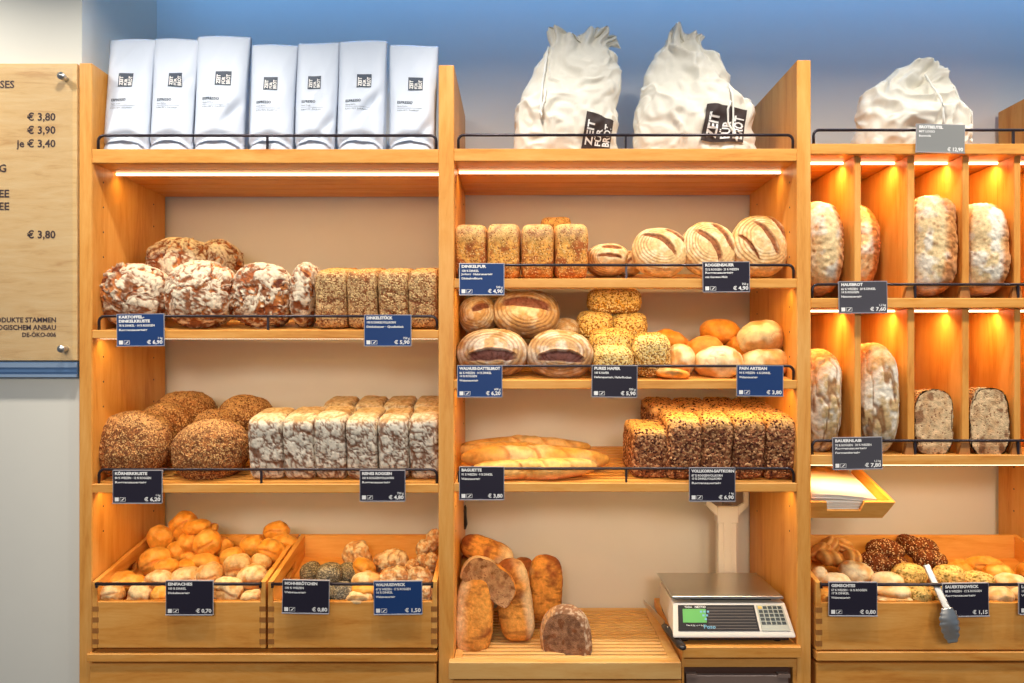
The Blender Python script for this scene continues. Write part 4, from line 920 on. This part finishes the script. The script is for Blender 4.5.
# ================================================================== COFFEE BAGS
def surface_patch(fn, u0, v0, u1, v1, nu=6, nv=6):
    vs = [fn(u0 + (u1 - u0) * i / nu, v0 + (v1 - v0) * j / nv) for j in range(nv + 1) for i in range(nu + 1)]
    fs = [(j * (nu + 1) + i, j * (nu + 1) + i + 1, (j + 1) * (nu + 1) + i + 1, (j + 1) * (nu + 1) + i) for j in range(nv) for i in range(nu)]
    return vs, fs
def logo_letters(mb, fn, u0, v0, w_, h):
    """three columns of letters turned a quarter, reading upwards"""
    cw = w_ * 0.245
    for i, s_ in enumerate(('ZEIT', 'FÜR', 'BROT')):
        v, f = text2d(s_, 1.0, 0.03)
        W_ = max(q[0] for q in v); x_m = min(q[0] for q in v); Hh = max(q[1] for q in v)
        L = h * (0.68 if i != 1 else 0.50)
        uu = u0 + w_ * (0.09 + 0.305 * i)
        mb.add([fn(uu + (1 - b_ / Hh) * cw, v0 + h * 0.09 + (a - x_m) / (W_ - x_m) * L) for a, b_ in v], f, 0)
def coffee_bag(x0, x1, ytop, label, seed, dent=None, skew=0.0):
    Yc = 0.068; z0 = zz(149); k = (D0 + 0.03) / F
    W = (x1 - x0) * k; Hh = zz(ytop, .085) - z0; cx = xx((x0 + x1) / 2, .03); rnd = random.Random(seed)
    ph = rnd.uniform(0, 9)
    def halfw(v): return W / 2 * (0.93 + 0.07 * v + 0.018 * math.sin(5 * v + ph))
    def halfd(v): return 0.042 * (1 - v) ** 0.45 * (1 if v < .95 else 1) + 0.003
    def dentf(u, v):
        d = 0.0030 * abs(math.sin(2.6 * u + 4 * v + ph)) + 0.0025 * abs(math.sin(9 * v - 4 * u + 2 * ph))
        if dent:
            du, dv, am = dent; t = (u - du) * -0.35 + (v - dv) * 1.6
            d += am * 1.3 * math.exp(-((t / 0.07) ** 2)) * math.exp(-(((u - du) / 0.45) ** 2)) - am * .6 * math.exp(-(((t - .16) / 0.09) ** 2)) * math.exp(-(((u - du) / 0.4) ** 2))
        return d
    def front(u, v, off=0.0):           # u -1..1 across, v 0..1 up
        cv = (1 - abs(u) ** 6)
        lean = 0.03 * v
        bow = 0.006 * (1 - u * u) * (1 - v)
        foot = 0.015 * math.exp(-(((v - (0.055 + 0.085 * (1 - u * u))) / 0.024) ** 2))   # arched bottom seam
        y = Yc + lean - halfd(v) * (0.35 + 0.65 * cv) - bow + dentf(u, v) * cv * (1 - v) ** .3 + foot - off
        return (cx + u * halfw(v) + skew * v * W, y, z0 + 0.001 + v * Hh * (1 + 0.006 * math.sin(2.2 * u + ph) * v))
    nu, nv = 26, 44; mb = MB(); vs = []
    loop = []
    for j in range(nv + 1):
        v = j / nv
        ring = [front(-1 + 2 * i / nu, v) for i in range(nu + 1)]
        back = []
        for i in range(nu + 1):
            u = 1 - 2 * i / nu; q = front(u, v)
            gus = 0.012 * max(0, 1 - abs(abs(u) - 1) * 8) * 0
            back.append((q[0], Yc + 0.03 * v + halfd(v) * (0.35 + 0.65 * (1 - abs(u) ** 6)) + 0.0005, q[2]))
        # folded-in side gusset
        rs = front(1, v); ls = front(-1, v); gi = 0.012 * (1 - v) + 0.004
        ring += [(rs[0] - gi, Yc + 0.03 * v, rs[2])] + back + [(ls[0] + gi, Yc + 0.03 * v, ls[2])]
        vs += ring; m_ = len(ring)
    fs = [(j * m_ + i, j * m_ + (i + 1) % m_, (j + 1) * m_ + (i + 1) % m_, (j + 1) * m_ + i) for j in range(nv) for i in range(m_)]
    fs.append(tuple(range(m_))[::-1]); fs.append(tuple(nv * m_ + i for i in range(m_)))
    mb.add(vs, fs, 0, True)
    o = mb.build('coffee_bag', M['paper_bag']); tag(o, label, 'coffee bag', 'white coffee bags on the top left shelf')
    fb = lambda u, v: front(u, v, 0.0012)
    lu = -0.30 + (-0.0); 
    lu0, lu1, lv0, lv1 = -0.36, 0.26, 0.555, 0.675
    if seed in (2, 3, 6, 7): lu0, lu1 = -0.16, 0.46
    if seed == 4: lu0, lu1 = -0.34, 0.28
    mb = MB(); v_, f_ = surface_patch(fb, lu0, lv0, lu1, lv1); mb.add(v_, f_, 0, True); mb.build('logo_square', M['logo_ink'], o, fix=False)
    mb = MB(); logo_letters(mb, lambda u, v: front(u, v, 0.002), lu0, lv0, lu1 - lu0, lv1 - lv0); mb.build('logo_lettering', M['white_ink'], o, fix=False)
    mb = MB(); fl = lambda u, v: fb(-0.62 + u / (W / 2), 0.43 + v / Hh)
    put_text(mb, 'ESPRESSO', 0.0115, fl, 0, 0, 0.02, fit=W * 0.33)
    put_text(mb, 'Ganze Bohne', 0.006, fl, 0, -0.010, 0, fit=W * 0.22)
    v_, f_ = surface_patch(lambda u, v: fb(u, v), -0.62, 0.43 - 0.015 / Hh, 0.45, 0.43 - 0.0143 / Hh, 8, 1); mb.add(v_, f_)
    put_text(mb, 'Arabica 100 % · Entkoffeiniert', 0.006, fl, 0, -0.023, 0, fit=W * 0.48)
    mb.build('lettering', M['logo_ink'], o, fix=False)
    return o
coffee_bag(98, 146.5, 38.5, 'white coffee bag, leftmost in its row, bluish top corner', 1, (-.1, .85, .006))
coffee_bag(144.5, 191, 38, 'white coffee bag, second from the left, square folded top', 2, (.6, .6, .005))
coffee_bag(188.5, 243, 35.5, 'tallest white coffee bag, third from the left, dented at the lower right', 3, (.55, .33, .010))
coffee_bag(244.5, 292, 44, 'white coffee bag, fourth from the left, plain smooth front', 4, None)
coffee_bag(291, 334, 42, 'white coffee bag, fifth from the left, turned a little with a crumpled side', 5, (.7, .25, .008), 0.02)
coffee_bag(334, 383.5, 40, 'white coffee bag, sixth from the left, deep dent at mid height', 6, (.45, .42, .012))
coffee_bag(386, 435.5, 44.5, 'white coffee bag, rightmost in its row, beside the upright', 7, (.6, .2, .007))

# ================================================================== COTTON DRAWSTRING BAGS
def sack(outline, Y, depth, seed, label, gather, topline=None, patch=None, cords=(), base_py=148, foldamp=0.013):
    ol = sorted(outline, key=lambda q: -q[0]); py = np.array([q[0] for q in ol], float); xl = np.array([q[1] for q in ol], float); xr = np.array([q[2] for q in ol], float)
    zb = zz(149, 0) if base_py > 145 else zz(144, 0); base_py = VY - (zb - CZ) * F / (D0 + Y)
    nv, nu = 120, 160
    t = np.linspace(0, 1, nv + 1); h = base_py + (py[-1] - base_py) * t
    L = np.interp(-h, -py, xl); Rr = np.interp(-h, -py, xr)
    k5 = np.ones(5) / 5; L = np.convolve(np.pad(L, 2, 'edge'), k5, 'valid'); Rr = np.convolve(np.pad(Rr, 2, 'edge'), k5, 'valid')
    k = (D0 + Y) / F
    th = np.linspace(0, 2 * math.pi, nu, endpoint=False)
    T, TH = np.meshgrid(t, th, indexing='ij')
    cx = ((L + Rr) / 2 - VX) * k; hw = (Rr - L) / 2 * k; z = CZ - (h - VY) * k
    dp = depth / 2 * (0.75 + 0.25 * np.sin(np.clip(t * 1.6, 0, 1) * math.pi)) * np.clip(1.12 - t ** 2.2 * 0.85, 0.15, 1)
    cs, sn = np.cos(TH), np.sin(TH); e = 0.82
    X = np.sign(cs) * np.abs(cs) ** e * hw[:, None] ; Yv = np.sign(sn) * np.abs(sn) ** e * dp[:, None]; Z = np.repeat(z[:, None], nu, 1)
    Pn = np.stack([X.ravel(), Yv.ravel(), Z.ravel()], 1)
    w1 = np.stack([fbm(Pn * 7 + seed, seed, 3), fbm(Pn * 7 + seed + 5, seed + 1, 3), fbm(Pn * 7 + 9 + seed, seed + 2, 3)], 1)
    q = (Pn + np.stack([0.45 * Pn[:, 2], 0 * Pn[:, 2], 0 * Pn[:, 2]], 1)) * np.array([7, 6, 3.0]) + w1 * 0.8 + seed * 2.1
    rdg = 1 - np.abs(fbm(q, seed + 4, 2)) * 2.0; rdg = np.clip(rdg, -0.6, 1)
    r2 = 1 - np.abs(fbm(q * 2.3, seed + 6, 2)) * 2.0
    f = (rdg - 0.4) * foldamp + (r2 - 0.3) * foldamp * 0.22
    # gathers near the mouth
    gt = np.clip((T.ravel() - gather[0]) / (1 - gather[0]), 0, 1)
    gat = np.sin(TH.ravel() * gather[1] + 2 * w1[:, 0]) * gather[2] * gt
    nx, ny = np.cos(TH).ravel(), np.sin(TH).ravel()
    f = f * (0.6 + 0.4 * np.sin(np.clip(T.ravel() * 4, 0, 1) * math.pi / 2))
    X = X.ravel() + nx * (f * 0.5 + gat * 0.35) ; Yv = Yv.ravel() + ny * (f + gat)
    Z = Z.ravel() + gt * 0.004 * np.sin(TH.ravel() * 3 + seed) + f * 0.3 * (T.ravel() > .05) + gt ** 3 * gather[3] * np.sin(TH.ravel() * 5 + seed)
    if topline:
        tx_ = np.array([q_[0] for q_ in topline], float); ty_ = np.array([q_[1] for q_ in topline], float)
        Xp = (X + np.repeat(cx, nu)) / k + VX
        Z = Z + gt ** 1.3 * (-(np.interp(Xp, tx_, ty_) - py[-1]) * k)
    Z = np.maximum(Z, zz(base_py, 0) + 0.002) if False else Z
    V = np.stack([X + np.repeat(cx, nu), Yv + Y, Z], 1)
    V[:, 2] = np.maximum(V[:, 2], zb)
    G = V.reshape(nv + 1, nu, 3)
    mb = MB(); fs = []
    for j in range(nv):
        for i in range(nu): fs.append((j * nu + i, j * nu + (i + 1) % nu, (j + 1) * nu + (i + 1) % nu, (j + 1) * nu + i))
    fs.append(tuple(range(nu))[::-1])
    vs = V.tolist()
    # the mouth turns inwards
    ct = G[-1].mean(0); n0 = len(vs)
    for s_, dz in ((0.75, -0.004), (0.45, -0.02), (0.1, -0.03)):
        vs += [(ct + (g_ - ct) * s_ + np.array([0, 0, dz])).tolist() for g_ in G[-1]]
    prev = nv * nu
    for r_ in range(3):
        cur = n0 + r_ * nu
        for i in range(nu): fs.append((prev + i, prev + (i + 1) % nu, cur + (i + 1) % nu, cur + i))
        prev = cur
    fs.append(tuple(prev + i for i in range(nu)))
    mb.add(vs, fs, 0, True); o = mb.build('cotton_bag', M['cloth']); tag(o, label, 'cloth bag', 'cotton drawstring bags on the top shelves')
    def front_pt(px_, py_, off=0.002):       # nearest front surface point
        X_, Z_ = (px_ - VX) * k, CZ - (py_ - VY) * k
        fr = G[:, nu // 2:].reshape(-1, 3)
        d = (fr[:, 0] - X_) ** 2 + (fr[:, 2] - Z_) ** 2; ii = np.argpartition(d, 16)[:16]; wt = 1 / (d[ii] + 2e-5)
        return (X_, float((fr[ii, 1] * wt).sum() / wt.sum()) - off, Z_)
    if patch:
        (ax, ay), (bx, by), (cx_, cy), (dx, dy) = patch          # tl, tr, br, bl
        def pf(u, v, off=0.007):
            px_ = (dx * (1 - u) + cx_ * u) * (1 - v) + (ax * (1 - u) + bx * u) * v; py_ = (dy * (1 - u) + cy * u) * (1 - v) + (ay * (1 - u) + by * u) * v
            return front_pt(px_, py_, off)
        mb = MB(); v_, f_ = surface_patch(pf, 0, 0, 1, 1, 24, 24); mb.add(v_, f_, 0, True); mb.build('logo_square', M['logo_brown'], o, fix=False)
        mb = MB(); logo_letters(mb, lambda u, v: pf(u, v, .0095), 0, 0, 1, 1); mb.build('logo_lettering', M['white_ink'], o, fix=False)
    for cd in cords:
        pts = [Vector(front_pt(a, b_, 0.012)) for a, b_ in cd]
        sm = []
        for i in range(len(pts) - 1):
            for s_ in (0, .5): sm.append(pts[i].lerp(pts[i + 1], s_))
        sm.append(pts[-1]); mb = MB(); mb.tube(sm, 0.0032, 8); mb.tube([sm[-1], sm[-1] + Vector((0.001, -.002, -0.012))], [0.005, 0.002], 8); mb.build('drawcord', M['cord'], o)
    return o
sack([(149, 513, 617), (143, 514, 617), (130, 516, 617), (118, 515, 617), (104, 517, 618), (90, 522, 621), (78, 530, 621), (66, 538, 619), (56, 544, 616), (52, 551, 606), (47, 551, 611), (42, 549, 619), (38, 548, 620)], .16, .2, 3,
     'upright cream cotton bag with a ruffled mouth on the top middle shelf, left one', (0.80, 13, .016, .0), topline=((548, 30), (554, 30), (560, 34), (566, 37), (575, 38), (583, 34), (588, 28), (598, 27), (608, 32), (616, 38), (620, 48)), patch=((584, 122), (611, 128), (607, 156), (579, 156)), cords=(((548, 50), (545, 70), (542, 90), (541, 104), (539, 122)), ((545, 98), (543, 112), (540, 124))))
mb = MB()   # flared hem of the cloth lying on the shelf
sack([(149, 633, 755), (140, 632, 756), (130, 634, 751), (118, 635, 752), (105, 638, 750), (100, 640, 742), (94, 642, 735), (86, 643, 729), (76, 645, 728), (66, 650, 723), (58, 654, 720), (54, 657, 712), (49, 661, 704), (44, 664, 701), (38, 667, 704)], .16, .2, 8,
     'cream cotton bag slumped to the right with a dark print, beside the right upright', (0.80, 9, .014, .0), topline=((667, 38), (672, 31), (678, 28), (684, 33), (690, 34), (697, 31), (704, 37)), patch=((699, 115), (741, 117), (736, 150), (693, 150)), cords=(((722, 92), (724, 105), (725, 120), (725, 135), (728, 146)), ((722, 112), (719, 120), (720, 132), (725, 142))), foldamp=.016)
sack([(144, 853, 964), (136, 854, 965), (126, 857, 965), (116, 856, 964), (106, 859, 959), (97, 863, 953), (88, 871, 947), (80, 882, 947), (74, 892, 946), (69, 902, 944), (65, 912, 936), (61, 918, 928)], .15, .19, 14,
     'low crumpled cream cotton bag on the top right shelf behind the grey tag', (0.85, 7, .008, .002), cords=(((920, 78), (923, 92), (925, 106), (924, 120), (925, 136)), ((945, 92), (953, 104), (961, 118), (965, 132), (966, 142))), base_py=144, foldamp=.024)

# ================================================================== WEIGHING SCALES
sc = thing('weighing_scales', (xx(735), .15, ZC), 'white electronic shop scales with steel plate, green display and keypad', 'scales')
XS0, XS1 = xx(675, .05), xx(784, .05)
zp = zz(598, .055)
mb = MB(); x0, x1 = XS0 - .004, XS1 + .006
# casing: wedge profile, flared towards the front
prof = [(.30, ZC + .028), (.30, zp - .022), (.06, zp - .016), (.004, ZC + .030), (.0, ZC + .022), (.03, ZC + .016)]
vs = []; nP = len(prof)
for X, e in ((x0, -1), (x1, 1)):
    for (yy, z) in prof:
        fl = .013 if yy < .03 else (.0 if yy < .2 else -.004); vs.append((X + e * fl, yy, z))
mb.add(vs, [tuple(range(nP)), tuple(range(nP, 2 * nP))[::-1]] + [(i, i + nP, (i + 1) % nP + nP, (i + 1) % nP) for i in range(nP)])
case = mb.build('casing', M['scale_w'], sc, bevel=.004)
mb = MB(); mb.box(x0 + .01, x1 - .002, .022, .29, ZC + .008, ZC + .026); 
for fx in (x0 + .03, x1 - .03):
    for fy in (.045, .26): mb.cyl((fx, fy, ZC + .005), (0, 0, 1), .012, .010)
mb.build('underside', M['black_pl'], sc)
# panel on the sloping face: u across, v up the slope
A = Vector((x0 - .0115, .0045, ZC + .0315)); Bq = Vector((x1 + .0115, .0045, ZC + .0315)); Cq = Vector((x1 + .001, .059, zp - .0165)); Dq = Vector((x0 - .001, .059, zp - .0165))
nrm = (Bq - A).cross(Dq - A).normalized()
if nrm.y > 0: nrm = -nrm
def pan(u, v, off): 
    p_ = (A * (1 - u) + Bq * u) * (1 - v) + (Dq * (1 - u) + Cq * u) * v; return tuple(p_ + nrm * off)
def prect(mb, u0, v0, u1, v1, off, th=.0012, mi=0):
    mb.hexa([pan(u0, v0, off - th), pan(u1, v0, off - th), pan(u1, v1, off - th), pan(u0, v1, off - th)], [pan(u0, v0, off), pan(u1, v0, off), pan(u1, v1, off), pan(u0, v1, off)], mi)
mb = MB(); prect(mb, .045, .10, .715, .93, .0018)
for k in range(8): prect(mb, .30, .15 + k * .095, .70, .185 + k * .095, .0024, mi=1)
pn = mb.build('display_panel', [M['panel'], M['panel2']], sc)
mb = MB(); prect(mb, .085, .36, .285, .80, .0026); mb.build('green_display', M['lcd'], pn)
mb = MB()
put_text(mb, 'TARA', .009, lambda u, v: pan(.10 + u / .34, .83 + v / .1, .003), 0, 0, .0); put_text(mb, 'NETTO', .010, lambda u, v: pan(.19 + u / .34, .83 + v / .1, .003), 0, 0, .02)
put_text(mb, 'Max 6 kg  e = 2 g', .007, lambda u, v: pan(.11 + u / .34, .25 + v / .1, .003), 0, 0, 0); mb.build('small_print', M['white_ink'], pn, fix=False)
mb = MB(); 
for j in range(3):
    for i in range(3): prect(mb, .21 + .012 * j + i * .03, .44 + .12 * j, .228 + .012 * j + i * .03, .50 + .12 * j, .003) if j + i > 1 else None
put_text(mb, 'Poso', .017, lambda u, v: pan(.255 + u / .34, .17 + v / .1, .003), 0, 0, .02); mb.build('blue_marking', M['lcd_b'], pn, fix=False)
mb = MB(); prect(mb, .735, .10, .965, .93, .0018); kp = mb.build('keypad', M['keypad'], sc)
for r_ in range(5):
    for c_ in range(5):
        mb = MB(); u = .745 + c_ * .043; v = .80 - r_ * .125; prect(mb, u, v, u + .033, v + .09, .0032)
        mb.build('key', M['key_y'] if (r_ == 0 and c_ == 0) else M['key'], kp)
mb = MB(); mb.box(xx(672, .06), xx(783, .06), .058, .315, zp, zp + .004, bev=.0015); mb.box(xx(672, .06), xx(783, .06), .056, .06, zp - .003, zp + .003)
mb.build('weighing_plate', M['steel'], sc)
mb = MB(); mb.box(xx(690, .1), xx(770, .1), .09, .27, zp - .022, zp); mb.build('plate_support', M['black_pl'], sc)
YP = .34; mb = MB()
mb.box(xx(717.5, YP), xx(737, YP), YP - .006, YP + .03, ZC, zz(512, YP), bev=.004); mb.box(xx(723, YP), xx(731, YP), YP - .009, YP - .005, ZC, zz(522, YP), bev=.001); mb.box(xx(716.5, YP), xx(738, YP), YP - .009, YP + .033, zz(523, YP), zz(506, YP), bev=.003); mb.box(x0 + .05, x1 - .03, .28, YP + .03, ZC, ZC + .03)
mb.build('display_pole', M['scale_w'], sc, bevel=.002)
mb = MB(); Yh = YP - .005
hp = [(706, 497), (706, 505), (717, 516), (738, 516), (748.5, 505), (748.5, 492), (744, 492), (744, 503), (735, 508), (719, 508), (711, 502), (711, 497)]
vs = [P(a, b_, Yh) for a, b_ in hp] + [P(a, b_, Yh) + Vector((0, .04, 0)) for a, b_ in hp]; n_ = len(hp)
mb.add(vs, [tuple(range(n_)), tuple(range(n_, 2 * n_))[::-1]] + [(i, (i + 1) % n_, (i + 1) % n_ + n_, i + n_) for i in range(n_)])
mb.build('customer_display', M['scale_w'], sc)
mb = MB(); mb.box(xx(711, Yh), xx(744, Yh), Yh + .012, Yh + .036, zz(509, Yh), zz(489, Yh)); dd_ = mb.build('display_back', M['dev'], sc)
mb = MB(); put_text(mb, 'Poso', .016, lambda u, v: (xx(723, Yh) + u, Yh + .011, zz(506, Yh) + v), 0, 0, .01); mb.build('marking', M['black_pl'], sc, fix=False)

# knife between the board and the scales
kn = thing('bread_knife', (xx(672), .1, ZC), 'bread knife with riveted black handle squeezed between cutting board and scales', 'knife')
mb = MB(); h0 = P(683, 650, -.03); h1 = P(668, 622, .09); h2 = P(656, 604, .30)
h0.z = ZC + .009; h1.z = ZC + .013; h2.z = ZC + .013
h0 = Vector((xx(682.5, -.03), -.035, ZC + .006)); h1 = Vector((xx(664.5, .13) , .13, ZC + .013)); 
mb.tube([h0 + (h1 - h0) * t for t in (-.04, 0, .1, .5, .85, 1)], [.005, .011, .0145, .0125, .013, .010], 12, flat=.7)
hd = mb.build('handle', M['black_pl'], kn)
for t in (.2, .5, .8):
    mb = MB(); c = h0.lerp(h1, t); mb.cyl(c + Vector((0, 0, .0085)), (0, 0, 1), .0032, .002, 10); mb.build('rivet', M['rivet'], hd)
mb = MB(); d = (h1 - h0).normalized(); sd = Vector((-d.y, d.x, 0)); e0, e1 = h1, h1 + d * .22
mb.hexa([e0 - sd * .0012 + Vector((0, 0, -.010)), e0 + sd * .0012 + Vector((0, 0, -.010)), e1 + sd * .001 + Vector((0, 0, -.010)), e1 - sd * .001 + Vector((0, 0, -.010))],
        [e0 - sd * .0012 + Vector((0, 0, .014)), e0 + sd * .0012 + Vector((0, 0, .014)), e1 + sd * .001 + Vector((0, 0, .004)), e1 - sd * .001 + Vector((0, 0, .004))])
mb.build('blade', M['steel'], kn)
# black knife handle hanging in the corner
mb = MB(); c = P(464.5, 516, .4)
mb.tube([(c.x + .001, .40, zz(529, .4)), (c.x + .002, .40, zz(524, .4)), (c.x, .40, zz(515, .4)), (c.x - .001, .40, zz(508, .4)), (c.x - .001, .40, zz(505, .4))], [.004, .009, .0075, .009, .005], 12, flat=1.6)
hk = mb.build('hanging_knife', M['black_pl']); tag(hk, 'black handled knife hanging in the corner below the baguette shelf', 'knife')
mb = MB(); mb.box(c.x - .0015, c.x + .0005, .38, .42, zz(505, .4), zz(487, .4)); mb.build('blade', M['steel'], hk)

# ================================================================== PAPER TRAY
tp = R(17); Yf = .03; zf = zz(518, Yf)
Mt = Matrix.Translation((0, Yf, zf)) @ Matrix.Rotation(tp, 4, 'X')
X0 = xx(811) + .002; X1 = xx(893, Yf); W1 = X1 - .032; H = .052; Dp = .25; t = .012
tr = thing('paper_tray', ((X0 + X1) / 2, Yf, zf), 'small slanting oak tray of white paper hanging under the right shelf', 'tray')
mb = MB(Mt)
mb.hexa([(X0, 0, 0), (W1, 0, 0), (W1, t, 0), (X0, t, 0)], [(X0, 0, H * .45), (W1 + .0155, 0, H * .45), (W1 + .0155, t, H * .45), (X0, t, H * .45)])
mb.hexa([(X0, 0, H * .45), (X0 + .055, 0, H * .45), (X0 + .055, t, H * .45), (X0, t, H * .45)], [(X0, 0, H), (X0 + .05, 0, H), (X0 + .05, t, H), (X0, t, H)])
mb.hexa([(X1 - .10, 0, H * .45), (W1 + .0155, 0, H * .45), (W1 + .0155, t, H * .45), (X1 - .10, t, H * .45)], [(X1 - .09, 0, H), (X1, 0, H), (X1, t, H), (X1 - .09, t, H)])
mb.build('front_board', M['wood_x'], tr)
mb = MB(Mt); mb.hexa([(W1 - t, t, 0), (W1, t, 0), (W1, Dp, 0), (W1 - t, Dp, 0)], [(X1 - t, t, H), (X1, t, H), (X1, Dp, H), (X1 - t, Dp, H)]); mb.build('side_board', M['wood_y'], tr)
mb = MB(Mt); mb.box(X0, W1 - t, Dp - t, Dp, 0, H); mb.box(X0, X0 + .008, t, Dp - t, 0, H); mb.box(X0 + .008, W1 - t, t, Dp - t, 0, .006); mb.build('back_board', M['wood_x'], tr)
mb = MB(Mt); rp = random.Random(2)
for k in range(9):
    o_ = rp.uniform(-.005, .005); z = .012 + k * .0055; X9 = X1 - .045 + o_ - k * .001
    n9 = 10; top = [(X0 + .012 + (X9 - X0 - .012) * i / n9, yy, z + .006 * math.sin(i / n9 * 2.6 + k * .1) + (.010 if k > 5 else 0) * (1 - i / n9)) for yy in (t + .003 + rp.uniform(0, .004), Dp - .03) for i in range(n9 + 1)]
    bot = [(a, b_, c_ - .004) for a, b_, c_ in top]; m9 = n9 + 1
    fs = [(i, i + 1, m9 + i + 1, m9 + i) for i in range(n9)] + [(2 * m9 + i, 3 * m9 + i, 3 * m9 + i + 1, 2 * m9 + i + 1) for i in range(n9)] + [(i, 2 * m9 + i, 2 * m9 + i + 1, i + 1) for i in range(n9)] + [(m9 + i, m9 + i + 1, 3 * m9 + i + 1, 3 * m9 + i) for i in range(n9)]
    fs += [(0, m9, 3 * m9, 2 * m9), (m9 - 1, 3 * m9 - 1, 4 * m9 - 1, 2 * m9 - 1)]
    mb.add(top + bot, fs, 0, True)
tag(mb.build('paper_sheets', M['paper']), 'loose stack of white wrapping paper lying in the slanting oak tray', 'paper', kind='stuff')

# ================================================================== TONGS
tg = thing('serving_tongs', P(950, 645, -.04), 'steel serving tongs with scalloped ends hanging over the front of the right crate', 'tongs')
for sd in (0, 1):
    off = .012 * sd; tp0 = P(927, 564, .03); tp0.y = .035
    p0 = Vector((tp0.x, .035, zz(565, .035))); p1 = P(947, 608, -.042 - off); p1.y = -.042 - off; p2 = P(953, 643, -.046 - off); p2.y = -.046 - off
    p0.y -= off * .3
    mb = MB(); n9 = 12; vs = []; d = (p1 - p0).normalized(); side = d.cross(Vector((0, 1, 0.25))).normalized()
    nn = side.cross(d).normalized()
    if nn.y > 0: nn = -nn
    for i in range(n9 + 1):
        t_ = i / n9; p = p0.lerp(p1, t_); wdt = .0095 + .001 * t_
        for s_, lift in ((-1, 0), (-.6, .0025), (0, .0008), (.6, .0025), (1, 0)): vs.append(p + side * s_ * wdt + nn * lift)
    vs += [v_ - nn * .0012 for v_ in vs]; m9 = 5; T9 = (n9 + 1) * m9
    fs = [(j * m9 + i, j * m9 + i + 1, (j + 1) * m9 + i + 1, (j + 1) * m9 + i) for j in range(n9) for i in range(4)]
    fs += [tuple(T9 + q for q in f[::-1]) for f in fs] + [(j * m9, (j + 1) * m9, T9 + (j + 1) * m9, T9 + j * m9) for j in range(n9)] + [(j * m9 + 4, T9 + j * m9 + 4, T9 + (j + 1) * m9 + 4, (j + 1) * m9 + 4) for j in range(n9)]
    mb.add(vs, fs, 0, True); arm = mb.build('arm', M['steel'], tg)
    # scalloped head
    mb = MB(); d2 = (p2 - p1).normalized(); s2_ = d2.cross(Vector((0, 1, 0))).normalized(); vs = []; n8 = 30; prof = []
    for i in range(n8 + 1):
        t_ = i / n8; wdt = (.009 + .016 * math.sin(math.pi * min(t_ * .9 + .1, 1)) ** .8) * (1 if t_ < .97 else .8) + .0022 * abs(math.sin(t_ * math.pi * 5.5)) * (t_ > .1) * 1.9
        c = p1.lerp(p2, t_)
        for s_ in np.linspace(-1, 1, 9): vs.append(c + s2_ * float(s_) * wdt + Vector((0, -1, 0)) * .007 * (1 - float(s_) ** 2) * math.sin(math.pi * min(t_ + .1, 1)))
    vs += [v_ + Vector((0, .0012, 0)) for v_ in vs]; T8 = (n8 + 1) * 9
    fs = [(j * 9 + i, j * 9 + i + 1, (j + 1) * 9 + i + 1, (j + 1) * 9 + i) for j in range(n8) for i in range(8)]
    fs += [tuple(T8 + q for q in f[::-1]) for f in fs] + [(j * 9, (j + 1) * 9, T8 + (j + 1) * 9, T8 + j * 9) for j in range(n8)] + [(j * 9 + 8, T8 + j * 9 + 8, T8 + (j + 1) * 9 + 8, (j + 1) * 9 + 8) for j in range(n8)]
    fs += [tuple([0 + i for i in range(9)] + [T8 + i for i in range(8, -1, -1)]), tuple([n8 * 9 + i for i in range(8, -1, -1)] + [T8 + n8 * 9 + i for i in range(9)])]
    mb.add(vs, fs, 0, True); mb.build('scalloped_grip', M['steel'], arm)
